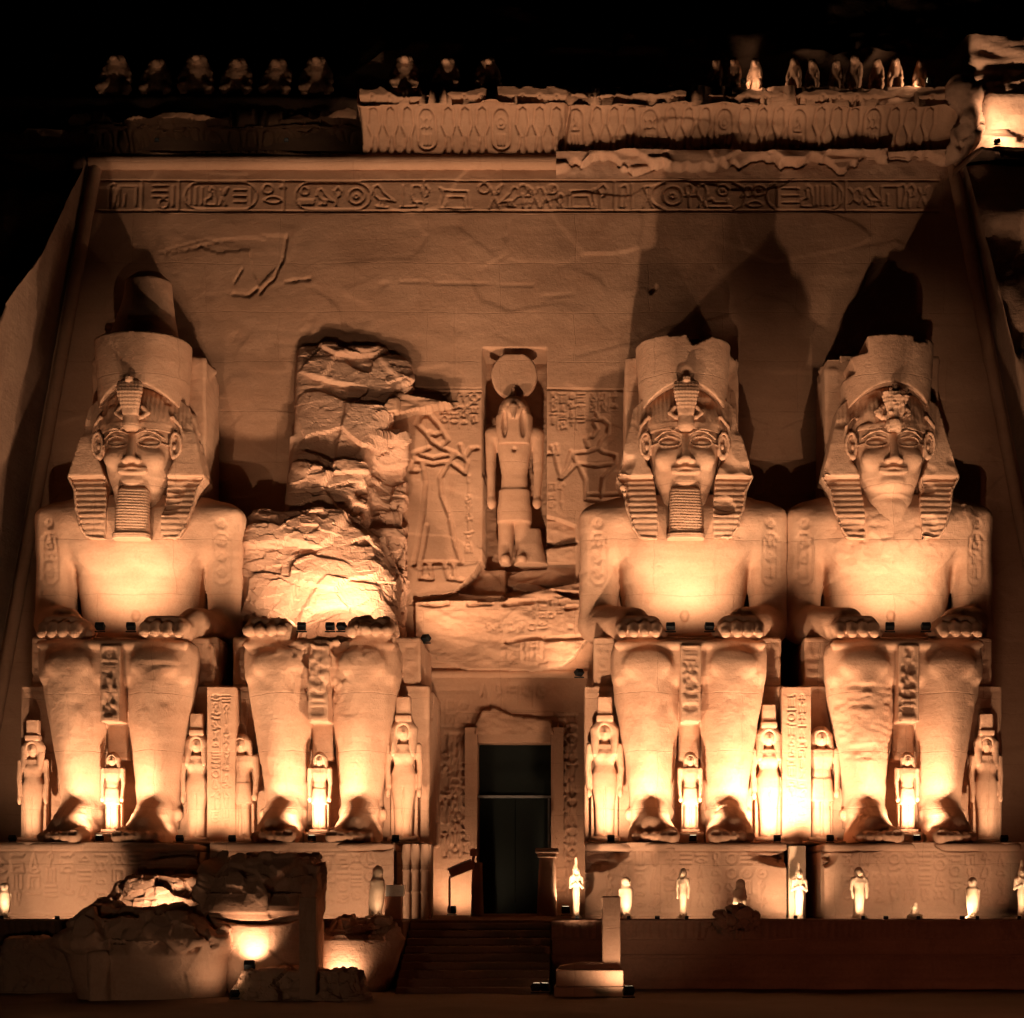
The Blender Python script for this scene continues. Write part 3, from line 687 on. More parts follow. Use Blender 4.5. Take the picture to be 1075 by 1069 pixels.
# ================================================================== COLOSSI
BH = .07
def colossus_body(seed, cut=False, left_arm_broken=False):
    v = Vol((-4.4, -2.5, -.1), (4.4, 6.9, 14.6), BH)
    if not cut:
        zs = [7.2, 8.2, 9.2, 10.4, 11.2, 12.0, 12.8, 13.4, 13.9]
        v.prof(zs, [0] * 9, [5.3] * 9, [2.28, 2.3, 2.38, 2.56, 2.68, 2.85, 3.3, 3.4, 2.7], [1.75, 1.77, 1.8, 1.84, 1.88, 1.9, 1.85, 1.7, 1.3], 4.2)
        for s in (-1, 1):
            v.ell((s * 1.2, 3.50, 11.5), (1.1, .20, .6), .3)                       # chest
            v.cap((s * 1.0, 4.5, 13.1), (s * 3.2, 4.5, 12.85), .95, .95, .35)      # shoulder
            v.cap((s * 3.3, 4.7, 12.9), (s * 3.42, 4.45, 9.0), .78, .68, .25)      # upper arm
            v.box((s * 3.44 - .68, 3.62, 8.5), (s * 3.44 + .68, 6.0, 13.5), .42, .22)
        v.box((-3.3, 3.46, 11.5), (3.3, 6.2, 13.3), .55, .55)
        v.ell((0, 3.50, 9.1), (.16, .22, .22), .05, 's')                            # navel
        v.cap((-2.3, 3.62, 8.35), (2.3, 3.62, 8.35), .14, .14, .1)                  # belt
        for s in (-1, 1):
            if left_arm_broken and s > 0:
                v.cap((s * 3.4, 4.3, 8.75), (s * 2.6, 2.3, 8.6), .66, .62, .25); v.cap((s * 2.6, 2.3, 8.5), (s * 1.5, .8, 8.05), .5, .5, .2)
            else:
                v.cap((s * 3.42, 4.35, 8.85), (s * 2.1, 1.2, 8.42), .78, .66, .25)
            v.box((s * 1.92 - .84, -.05, 7.72), (s * 1.92 + .84, 1.9, 8.62), .38, .2)
            for i in range(4):
                x = s * (1.3 + i * .42); y = .12 * abs(i - 1.2); v.cap((x, .6, 8.26), (x, -.2 + y, 8.10), .27, .25, .05); v.cap((x, -.2 + y, 8.10), (x, -.48 + y, 7.86), .235, .18, .05)
            v.cap((s * 1.12, 1.5, 8.2), (s * .98, .6, 7.98), .2, .16, .08)
    # lap, kilt and thighs
    v.box((-2.88, .15, 6.0), (2.88, 6.6, 7.72), .38)
    for s in (-1, 1):
        v.cap((s * 1.6, 5, 6.75), (s * 1.6, .85, 6.7), 1.12, 1.12, .3)
        z_ = [.6, 1.2, 1.8, 3.0, 4.5, 5.6, 6.6, 7.2, 7.66]
        out = [2.24, 2.24, 2.26, 2.40, 2.64, 2.84, 2.95, 2.98, 2.86]; inn = [.66, .66, .62, .50, .37, .33, .30, .30, .34]
        cx = [s * (a + b) / 2 for a, b in zip(out, inn)]; wx = [(a - b) / 2 for a, b in zip(out, inn)]
        fr = [.62, .58, .45, .22, .02, -.1, -.22, -.2, .05]; bk = [2.2, 2.2, 2.3, 2.5, 2.7, 2.8, 2.6, 2.6, 2.6]
        v.prof(z_, cx, [(a + b) / 2 for a, b in zip(fr, bk)], wx, [(b - a) / 2 for a, b in zip(fr, bk)], 2.25, .12)
        v.ell((s * 1.62, -.10, 6.75), (.85, .24, .5), .25)   # knee cap
        v.cap((s * 1.55, .12, 6.0), (s * 1.48, .55, 1.6), .30, .22, .55)            # shin ridge
        # foot
        v.prof([0, .3, .7, 1.0], [s * 1.45] * 4, [.1] * 4, [.88, .88, .82, .55], [1.85, 1.75, 1.3, .8], 2.8, .1)
        v.cap((s * 1.45, .6, 1.15), (s * 1.45, -1.1, .60), .74, .50, .25)
        for i in range(5):
            x = s * (.80 + i * .32); L = [-2.12, -2.12, -2.02, -1.9, -1.76][i]; r = [.30, .21, .20, .19, .18][i]
            v.cap((x, -1.0, .34), (x, L, .22), r, r * .95, .05)
            v.box((x - r * .55, L - r * .9, .27), (x + r * .55, L - r * .3, .40), .03, .02, 's')
        v.ell((s * 2.28, 1.1, 1.15), (.15, .3, .25), .1); v.ell((s * .72, 1.0, 1.2), (.13, .28, .23), .1)
    v.box((-.38, -.30, 4.55), (.38, 1.2, 7.45), .06, .05)                           # inscribed apron tab
    v.box((-.40, .8, 3.2), (.40, 2.3, 5.4), .05)
    # front edge of the kilt
    v.cap((-2.7, .12, 7.5), (2.7, .12, 7.5), .17, .17, .08)
    if cut:
        v.op(lambda X, Y, Z: Z - (7.72 + .12 * np.sin(X * 1.7 + Y)), (-4, -2, 7.2), (4, 7, 9), .1, 'i')
        for s in (-1, 1):
            v.box((s * 1.95 - .82, -.05, 7.5), (s * 1.95 + .82, 1.9, 8.55), .35, .15)
            for i in range(4): x = s * (1.32 + i * .42); v.cap((x, .5, 8.2), (x, -.35, 7.95), .26, .22, .05)
    return v

def apron_canvas(seed):
    c = Canvas(gx(-.5, .5, .03), gx(4.5, 7.5, .03))
    c.stroke([(-.31, 4.6), (-.31, 7.4)], .06, .05); c.stroke([(.31, 4.6), (.31, 7.4)], .06, .05)
    rnd = random.Random(seed)
    for i, g in enumerate(rnd.sample(['eye', 'seated', 'bird', 'disk', 'three_bars', 'scarab', 'house', 'arm'], 5)): glyph(c, g, 0, 7.1 - i * .5, .5, w=.08, dep=.09)
    return c
def arm_canvas(seed, x0):
    c = Canvas(gx(x0 - .5, x0 + .5, .04), gx(10.2, 13.2, .04)); rnd = random.Random(seed)
    cartouche(c, x0 - .28, x0 + .28, 10.4, 12.4, .06, .05)
    for i in range(3): glyph(c, rnd.choice(['disk', 'seated', 'bird', 'three', 'scarab']), x0, 12.05 - i * .58, .42, w=.06, dep=.06)
    glyph(c, 'disk', x0, 12.75, .4, w=.06, dep=.06)
    return c

def finish(v, seed, amp=.025, s=.7, emb=(), chips=()):
    vv, ff, nn = v.mesh()
    for c in emb: vv = emboss(vv, nn, c)
    if amp > .02:   # weathered patches, bedding cracks
        vv = vv - nn * (np.clip(fbm(vv, 1.5, 4, seed * 1.9 + 4) - .22, 0, 1) * .11 + .07 * (ridged(vv, 3.2, 3, seed + 8, (.5, .5, 1.5)) > .93) * np.clip(fbm(vv, 2.5, 2, seed + 1) + .35, 0, 1) + .018 * facets(vv, 1.1, int(seed) + 2, (.7, .7, 1.5)) * np.clip(fbm(vv, 3, 2, seed + 6) * 2, 0, 1))[:, None]
    vv = vv + nn * (amp * fbm(vv, s, 3, seed) + amp * .8 * fbm(vv, s * 4, 2, seed + 3, (.5, .5, 1.2)))[:, None]
    for (cx, cy, cz, r, a) in chips:
        d = np.sqrt(((vv - np.array((cx, cy, cz))) ** 2).sum(1)); w = np.clip(1 - d / r, 0, 1)
        vv = vv + nn * (w ** .6 * a * facets(vv, .5, int(seed)))[:, None]
    return vv, ff

def throne(seed):
    v = Vol((-4.2, -.2, -.1), (4.2, 7.2, 8.4), .09)
    v.box((-3.62, 1.9, 0), (3.62, 7.1, 8.05), .06).box((-3.98, 1.75, 0), (3.98, 7.1, 6.15), .05)
    v.box((-3.9, -.6, 0), (3.9, 7.1, .12), .03)
    c = Canvas(gx(-4, 4, .04), gx(0, 8, .04))
    for a, b in ((-3.9, -2.6), (2.6, 3.9)):
        c.stroke([(a, 6.0), (b, 6.0)], .05, .05)
    for a, b in ((-3.55, -2.95), (2.95, 3.55)):
        text_block(c, a, b, 6.2, 7.9, 1, seed, w=.06, dep=.07)
        c.stroke([(a, 6.2), (a, 7.9)], .05, .05); c.stroke([(b, 6.2), (b, 7.9)], .05, .05)
    vv, ff, nn = v.mesh(); vv = emboss(vv, nn, c)
    vv = vv + nn * (.03 * fbm(vv, .8, 3, seed) + .10 * np.clip(ridged(vv, 2.0, 2, seed, (1, 1, 1.5)) - .75, 0, 1) * -3)[:, None]
    return np_mesh('throne', vv, ff)

def head_parts(seed, beard=True, chip_crown=(), bulb=False, hood=True):
    out = {}
    # ---- face, ears and neck
    v = Vol((-2.0, 2.2, 11.6), (2.0, 5.9, 17.4), .035)
    v.prof([11.6, 12.6, 13.6, 14.4, 15.6], [0] * 5, [4.45, 4.4, 4.35, 4.4, 4.6], [1.14, 1.10, 1.06, 1.0, .7], [1.18, 1.06, .98, .95, .7], 2.6)
    v.ell((0, 4.45, 15.9), (1.40, 1.40, 1.75), .3)
    v.ell((0, 4.1, 14.95), (1.16, 1.12, 1.0), .35)
    v.prof([13.95, 14.15, 14.5, 14.9, 15.3, 16.0, 16.9], [0] * 7, [4.1, 4.05, 4.05, 4.1, 4.15, 4.3, 4.4], [.58, .8, 1.0, 1.13, 1.22, 1.33, 1.36], [.7, .88, 1.0, 1.07, 1.1, 1.22, 1.1], 2.5, .28)
    v.ell((0, 3.12, 14.32), (.42, .26, .26), .22)
    for s in (-1, 1):
        v.ell((s * .62, 2.98, 15.88), (.50, .26, .25), .16, 's')
        v.ell((s * .62, 3.42, 15.86), (.42, .32, .20), .03)
        al = [(s * (.62 + .44 * math.cos(t)), 3.09 + .16 * max(0, math.cos(t)) ** 2, 15.87 + (.215 if math.sin(t) > 0 else .17) * math.sin(t)) for t in [2 * math.pi * i / 16 for i in range(16)]]
        v.line(al, .030, .03, closed=True)
        v.line([(s * 1.04, 3.24, 15.87), (s * 1.28, 3.55, 15.84)], .035, .03)
        v.line([(s * .18, 2.95, 16.16), (s * .5, 2.92, 16.28), (s * .85, 3.03, 16.24), (s * 1.2, 3.4, 16.06)], .03, .10)
        v.ell((s * .80, 3.25, 15.25), (.38, .28, .35), .25)                        # cheek
        v.ell((s * .23, 2.82, 15.08), (.15, .17, .12), .08)
        v.ell((s * .15, 2.72, 14.97), (.07, .1, .05), .03, 's')
        # ear
        ex = s * 1.53
        v.ell((ex, 3.85, 15.85), (.23, .26, .52), .05)
        ring = [(ex + s * .02 + .20 * math.cos(t) * 1.0, 3.62, 15.9 + .46 * math.sin(t)) for t in [2 * math.pi * i / 14 for i in range(14)]]
        v.ell((ex, 3.58, 15.9), (.15, .16, .36), .03, 's'); v.line(ring, .06, .03, closed=True)
        v.ell((ex - s * .03, 3.66, 15.82), (.07, .1, .14), .03); v.ell((ex - s * .02, 3.66, 15.42), (.15, .14, .14), .04)
    v.cap((0, 3.02, 16.1), (0, 2.66, 15.15), .13, .17, .12); v.ell((0, 2.66, 15.12), (.20, .18, .14), .06)
    lip = lambda zc, am, r, yy: v.line([(x, yy + .28 * x * x, zc + am(x)) for x in np.linspace(-.5, .5, 9)], r, .05)
    v.ell((0, 3.15, 14.72), (.52, .22, .24), .14)
    lip(14.80, lambda x: .03 * math.cos(x * 9) + .05 * x * x, .062, 2.90); lip(14.63, lambda x: .28 * x * x, .072, 2.90)
    v.line([(x, 2.80 + .3 * x * x, 14.725 + .12 * x * x) for x in np.linspace(-.55, .55, 9)], .022, .02, 's')
    v.line([(-.06, 2.84, 14.95), (-.05, 2.86, 14.88)], .02, .02)
    out['head'] = finish(v, seed, .008, .5)
    # ---- nemes headdress
    v = Vol((-2.9, 2.5, 11.8), (2.9, 6.2, 18.6), .045)
    v.ell((0, 4.62, 16.4), (1.72, 1.70, 2.2)); v.op(lambda X, Y, Z: (16.42 - .12 * X * X) - Z - 10 * 0, (-3, 2, 11), (3, 4.3, 19), 0, 'i') if False else None
    v.op(lambda X, Y, Z: np.maximum(16.40 - Z, Y - 4.3) * 0 + (16.40 - Z) + np.where(Y > 4.25, -9, 0), (-1.9, 2.4, 11.8), (1.9, 4.3, 17), 0, 'i')
    P = [(1.42, 17.55), (1.95, 16.6), (2.66, 14.62), (2.50, 14.2), (2.22, 13.2), (1.95, 12.5), (1.7, 12.15)]
    def wing(X, Y, Z):
        z = Z[0, 0, :]
        ow = np.interp(z, [12.0, 12.15, 12.5, 13.2, 14.0, 14.62, 16.6, 17.5, 18.1], [1.6, 1.85, 2.08, 2.3, 2.45, 2.72, 2.2, 2.0, 1.3]).astype(F32)[None, None, :]
        fy = np.interp(z, [12.0, 13.0, 14.3, 14.58, 14.64, 16.0, 17.6], [3.0, 3.12, 3.58, 3.66, 3.40, 3.62, 4.0]).astype(F32)[None, None, :]
        rid = (.04 * np.abs(np.sin(Z * math.pi / .235))).astype(F32) * (Z < 14.5) + 0
        f = fy - rid + .10 * (np.abs(X) / 2.4) ** 2
        return np.maximum(np.maximum(np.abs(X) - ow, f - Y), np.maximum(Y - (f + 1.5), 12.05 - Z))
    v.op(wing, (-2.7, 2.8, 12.0), (2.7, 5.8, 18.1), .03)
    # opening for the face and neck
    v.prof([11.7, 12.3, 13.5, 14.6, 15.3, 16.2, 16.6], [0] * 7, [3.4] * 7, [1.06, 1.08, 1.10, 1.22, 1.5, 1.56, 1.46], [1.25] * 7, 5, .04, 's')
    for s in (-1, 1):   # folded front edge rising over the ear
        v.line([(s * 1.42, 3.62, 17.0), (s * 1.72, 3.72, 16.65), (s * 1.82, 3.78, 16.1), (s * 1.8, 3.8, 15.3)], .07, .06)
        v.line([(s * 1.80, 3.07, 12.14), (s * 1.2, 3.0, 12.05)], .06, .04); v.line([(s * 2.68, 3.60, 14.58), (s * 2.42, 3.5, 14.1), (s * 2.30, 3.22, 13.3), (s * 2.05, 3.02, 12.5), (s * 1.83, 3.06, 12.15)], .05, .04)
    # brow band and the pleats of the hood above it
    def band(X, Y, Z):
        q = np.sqrt((X / 1.52) ** 2 + ((Y - 4.45) / 1.50) ** 2); d = (q - 1) * 1.45
        return np.maximum(np.maximum(np.abs(d) - .06, np.abs(Z - 16.50) - .15), Y - 4.6)
    v.op(band, (-1.7, 2.7, 16.3), (1.7, 4.7, 16.75), .04)
    vv, ff, nn = v.mesh()
    up = (vv[:, 2] > 16.75) & (vv[:, 1] < 4.6); vv[up] += nn[up] * (.009 * np.sin(vv[up][:, 0] * 2 * math.pi / .16))[:, None]
    dmg = np.clip(fbm(vv, .8, 2, seed * 2.7) - .15, 0, 1)[:, None]
    vv = vv + nn * (.012 * fbm(vv, .4, 2, seed))[:, None] - nn * dmg * .35
    out['headdress'] = (vv, ff)
    # ---- crown
    top = 20.05
    v = Vol((-2.3, 2.6, 16.9), (2.3, 7.0, 24.0 if bulb else 20.8), .055)
    v.prof([17.2, 18.2, 19.4, top + (.15 if bulb else 0)], [0] * 4, [4.75] * 4, [1.74, 1.78, 1.86, 1.90], [1.72, 1.76, 1.84, 1.88], 2.15)
    v.op(lambda X, Y, Z: (18.22 - .30 * X * X - .02 * np.abs(X)) - Z - np.where(Y > 5, 9, 0), (-2.3, 2.2, 16.9), (2.3, 5.2, 18.6), .03, 'i')
    if bulb:
        v.prof([20.0, 20.7, 21.4, 22.1, 22.9, 23.3], [-.1, -.05, .0, .05, .05, .05], [5.0, 5.1, 5.2, 5.3, 5.4, 5.4], [1.6, 1.35, 1.15, 1.0, .92, .5], [1.4, 1.2, 1.05, .95, .9, .4], 2.1, .2)
    for (a, b, r) in chip_crown:
        if r: v.box(np.array(a) - b, np.array(a) + b, .05, .03, 's', r)
        else: v.ell(a, b, .04, 's')
    vv, ff, nn = v.mesh()
    tp = np.clip((vv[:, 2] - 19.4) / .6, 0, 1) * (0.1 if bulb else .14)
    vv = vv + nn * (.015 * fbm(vv, .6, 3, seed))[:, None]; vv[:, 2] -= tp * np.clip(fbm(vv, .9, 3, seed + 2) + .15, 0, 1) * .35
    out['crown'] = (vv, ff)
    # ---- cobra on the brow
    v = Vol((-.9, 2.1, 16.2), (.9, 3.8, 18.5), .035)
    hz = 18.05 if hood else 17.5
    v.prof([16.85, 17.2, 17.7, hz, hz + .18], [0] * 5, [2.72, 2.62, 2.55, 2.62, 2.7], [.30, .38, .50, .50, .30], [.22, .2, .2, .18, .12], 3, .05)
    v.cap((0, 2.75, 16.85), (0, 2.8, 16.5), .26, .34, .1); v.box((-.1, 2.6, 16.6), (.1, 3.4, 18.0), .05, .05)
    if hood: v.ell((0, 2.5, hz + .12), (.16, .2, .16), .06)
    for s in (-1, 1): v.line([(s * .1, 2.84, 16.72), (s * .4, 2.88, 16.8), (s * .62, 2.96, 16.98), (s * .42, 2.92, 17.2)], .09, .04)
    vv, ff, nn = v.mesh(); m = (vv[:, 1] < 2.7) & (vv[:, 2] > 17.0)
    vv[m] += nn[m] * (.010 * np.sin(vv[m][:, 2] * 2 * math.pi / .14) + .008 * np.sin(vv[m][:, 0] * 2 * math.pi / .12))[:, None]
    if not hood: vv = vv + nn * (.08 * facets(vv, .3, 5))[:, None]
    out['brow_cobra'] = (vv, ff)
    # ---- beard
    if beard:
        v = Vol((-1.0, 2.3, 11.7), (1.0, 4.0, 14.4), .035)
        v.prof([12.0, 12.22, 12.24, 13.2, 14.0, 14.12], [0] * 6, [2.95, 2.95, 3.0, 3.12, 3.25, 3.3], [.74, .74, .66, .64, .60, .5], [.42, .42, .40, .4, .38, .3], 4)
        v.box((-.35, 3.1, 12.0), (.35, 4.0, 14.0), .05)
        vv, ff, nn = v.mesh(); m = (vv[:, 2] > 12.3) & (vv[:, 2] < 13.95)
        vv[m] += nn[m] * (.011 * np.sin(vv[m][:, 2] * 2 * math.pi / .115 + .8 * np.sin(vv[m][:, 0] * 3)))[:, None]
        out['beard'] = (vv, ff)
    else:
        v = Vol((-1.0, 2.6, 11.9), (1.0, 4.2, 14.2), .045)
        v.prof([12.0, 12.8, 13.5, 14.05], [0] * 4, [3.72, 3.75, 3.78, 3.8], [.85, .78, .72, .66], [.42, .42, .44, .36], 2.6)
        vv, ff, nn = v.mesh(); vv = vv + nn * (.03 * fbm(vv, .5, 3, 9))[:, None]; out['broken_beard'] = (vv, ff)
    # ---- back pillar
    v = Vol((-2.6, 4.8, 7.6), (2.6, 8.6, 20.3), .09)
    v.box((-2.32, 5.55, 7.8), (2.32, 8.3, 19.95), .06)
    vv, ff, nn = v.mesh(); vv = vv + nn * (.04 * fbm(vv, .8, 3, seed) + .3 * facets(vv, .8, int(seed)) * np.clip((vv[:, 2] - 19.0), 0, 1) * .4)[:, None]
    out['back_pillar'] = (vv, ff)
    return out

LAB = ['intact giant seated king statue with tall rounded crown, at far left of the facade',
       'ruined giant seated king statue, only legs and lap left below broken rock',
       'giant seated king statue just right of the doorway, with pleated beard and straight crown',
       'giant seated king statue at far right, its beard missing and crown chipped']
def colossus(i, **k):
    root = empty('seated_colossus', (XS[i], 0, ZB), LAB[i], 'colossus', 'giant seated king statues')
    b = colossus_body(i + 1, k.get('cut', False), i == 0)
    emb = [apron_canvas(i + 3)]
    if not k.get('cut'): emb += [arm_canvas(i * 2 + 1, -3.4), arm_canvas(i * 2 + 2, 3.4)]
    chips = k.get('chips', ())
    vv, ff = finish(b, i * 2.3 + 1, .022, .8, emb, chips)
    if i == 3:
        m = (vv[:, 0] < -.3) & (vv[:, 0] > -2.8) & (vv[:, 2] > 3.2) & (vv[:, 2] < 6.0) & (vv[:, 1] < 1.0)
        vv[m, 1] += .09 * np.abs(fbm(vv[m], .7, 3, 3, (.4, 1, 2.4))) * 2
    link_mesh('body', np_mesh('body', vv, ff), M['statue'], root)
    link_mesh('throne', throne(i + 11), M['statue'], root)
    if not k.get('cut'):
        for n, (vv, ff) in head_parts(i * 3.1 + 2, k.get('beard', True), k.get('chip', ()), k.get('bulb', False), k.get('hood', True)).items():
            link_mesh(n, np_mesh(n, vv, ff), M['statue'], root)
    return root
colossus(0, bulb=True)
colossus(1, cut=True, chips=[(0, 3, 8, 4, .25)])
colossus(2, chip=[((.45, 3.0, 20.15), (.42, .5, .38), .5), ((-.1, 3.1, 20.25), (.6, .8, .2), .1), ((0, 2.9, 18.5), (.3, .3, .3), 0)])
colossus(3, beard=False, hood=False, chip=[((-1.55, 3.4, 20.0), (.55, 2.2, .62), .08), ((-1.9, 4.4, 19.2), (.35, 2.0, .6), .3), ((1.3, 3.0, 20.1), (.5, .5, .2), .15)], chips=[(-1.0, 3.2, 11.9, 1.5, .06), (1.2, 3.3, 11.9, 1.2, .04), (3.2, 4.2, 13.3, 1.3, .09)])

# ---- rock left standing behind the ruined statue
v = Vol((-14.8, 2.3, 10.2), (-6.2, 9.6, 25.2), .07)
v.box((-12.2, 7.2, 10), (-7.35, 9.5, 20.0), .1)
v.prof([16.2, 17.0, 19.7, 21.0, 22.2, 23.3, 24.0], [-10.45, -10.45, -10.35, -10.0, -9.5, -9.6, -10.1], [7.2, 7.4, 8.5, 8.85, 9.05, 9.35, 9.6], [1.75, 1.75, 1.75, 2.1, 2.6, 2.5, 2.0], [1.7, 1.6, 1.5, 1.5, 1.35, 1.3, 1.2], 7, .1)
for (a_, b_, r_) in (((-12.3, 6.9, 20.9), (-9.0, 7.1, 20.8), .13), ((-12.3, 6.8, 20.4), (-11.2, 6.9, 20.45), .2), ((-12.3, 5.7, 17.0), (-9.5, 5.7, 17.05), .06), ((-11, 3.2, 15.2), (-12.8, 3.6, 13.0), .10), ((-9.4, 3.6, 15.6), (-7.5, 4.2, 15.5), .2), ((-9.6, 7.5, 22.8), (-8.9, 7.2, 21.2), .08), ((-11.3, 7.3, 23), (-10.4, 7.0, 21.3), .07)): v.cap(a_, b_, r_, r_ * .6, .03, 's')
v.prof([10.3, 11.5, 13.5, 15.2, 16.3], [-10.2, -10.3, -10.5, -10.8, -10.9], [5.4, 5.5, 5.7, 6.0, 6.3], [2.9, 3.2, 3.2, 2.7, 2.0], [2.4, 2.4, 2.1, 1.6, 1.2], 5, .2)
v.ell((-13.0, 5.3, 12.9), (1.3, 1.5, 3.4), .4)
v.ell((-7.7, 6.6, 18.6), (1.3, 1.2, 1.9), .1, 's').ell((-8.2, 4.6, 15.9), (1.3, .6, .3), .1, 's').ell((-8.8, 5.7, 17.4), (.6, .7, .5), .1, 's').ell((-7.6, 5.9, 16.9), (.5, .7, .7), .1, 's')
v.ell((-9.4, 3.2, 10.9), (1.6, 1.2, 1.2), .3, 's')
vv, ff, nn = v.mesh()
fc = facets(vv, 1.7, 2, (.8, 1, 1.25)); fc2 = facets(vv, .55, 6, (.7, 1, 1.4))
smooth_zone = np.clip(vnoise(vv[:, 0] * .5, vv[:, 1] * .3, vv[:, 2] * .45 + 3) * 2 + .4, 0, 1)
fc3 = facets(vv, 3.2, 9, (.7, 1, 1.1)); lf = np.clip((vv[:, 0] + 12.1) / .8, .15, 1) + (vv[:, 2] < 16.4) * .6
vv = vv + nn * lf[:, None].clip(0, 1) * (.16 * fc3 + .13 * fc + .055 * fc2 * smooth_zone + .012 * facets(vv, .25, 3) + .02 * fbm(vv, .5, 3, 4, (.6, 1, 2)) - .05 * np.clip(ridged(vv, 2.6, 2, 6, (.45, .45, 1.3)) - .84, 0, 1) * 4)[:, None]
god_scale = (.97, 1, 1.0)
tag(link_mesh('broken_rock_mass', np_mesh('rock', vv, ff, False), M['rock']), 'tall jagged mass of broken rock standing where the second statue lost its torso', 'rock mass')

# ---- pedestals
def pedestal(i, x0, x1, label, erode, seed):
    us = gx(XS[i] + x0, XS[i] + x1, .04); ws = gx(0.0, ZB, .04); c = Canvas(us, ws)
    a, b = us[0], us[-1]
    text_block(c, a + .6, b - .6, .3, ZB - .35, 11, seed, w=.05, dep=.045, rules=False)
    c.stroke([(a, .12), (b, .12)], .05, .06); c.stroke([(a, ZB - .3), (b, ZB - .3)], .04, .03)
    def yf(U, V):
        p = np.stack([U, 0 * U, V], -1); e = 0
        for (ex, ez, rx, rz, dep) in erode:
            q = 1 - np.sqrt(((U - XS[i] - ex) / rx) ** 2 + ((V - ez) / rz) ** 2) + .35 * fbm(p, .9, 3, seed * 2)
            e = e + dep * np.clip(q * 3, 0, 1)
        e = e * (1 + .5 * facets(p, .7, seed, (.4, 1, 2)))
        return -2.3 + e + .03 * fbm(p, 1.2, 3, seed) + .012 * fbm(p, .2, 2, seed) + .05 * np.clip(ridged(p, 2.5, 2, seed, (.5, 1, 1.2)) - .75, 0, 1) * 3
    root = empty('pedestal', (0, 0, 0), label, 'pedestal', 'stone pedestals under the seated statues')
    link_mesh('carved_front', sheet(c, yf, name='carved_front'), M['pedestal'], root)
    t = Vol((XS[i] + x0 - .3, -2.7, 2.2), (XS[i] + x1 + .3, 7, 2.9), .1)
    t.box((XS[i] + x0, -2.38, 2.45), (XS[i] + x1, 6.9, ZB - .015), .04)
    vv, ff, nn = t.mesh(); er = np.clip(fbm(vv, 1.6, 3, seed) - .05, 0, 1) * (vv[:, 1] < 0); vv[:, 1] += er * 1.0; vv[:, 2] -= er * .1
    link_mesh('top_slab', np_mesh('top', vv, ff), M['pedestal'], root)
    link_mesh('core', block((XS[i] + x0 + .01, -1.2, 0.0), (XS[i] + x1 - .01, 6.85, 2.46), .05), M['pedestal'], root)
    return root
pedestal(0, -4.3, 3.6, 'pale carved pedestal under the far left seated statue', [(3.2, 2.0, 1.6, .9, .7), (3.9, .8, .8, 1.6, .8)], 1)
pedestal(1, -3.6, 3.05, 'carved pedestal under the ruined statue, behind the large fallen blocks', [(2.2, 2.7, 1.2, .25, .5), (-2.5, 1.2, 1, 1, .5)], 2)
pedestal(2, -3.95, 3.35, 'carved pedestal under the statue just right of the doorway, upper corners worn round', [(-3.7, 2.5, 1.5, .9, .9), (3.3, 2.7, 1.4, .8, .9), (0, 2.8, 1.4, .3, .5), (-4.2, 1.6, .6, .9, .7)], 3)
pedestal(3, -3.45, 3.85, 'carved pedestal under the far right seated statue', [(-2.6, 2.75, 1.7, .4, .7), (1.5, 2.75, 1.2, .35, .5), (-3.4, 2.5, .5, .7, .6)], 4)

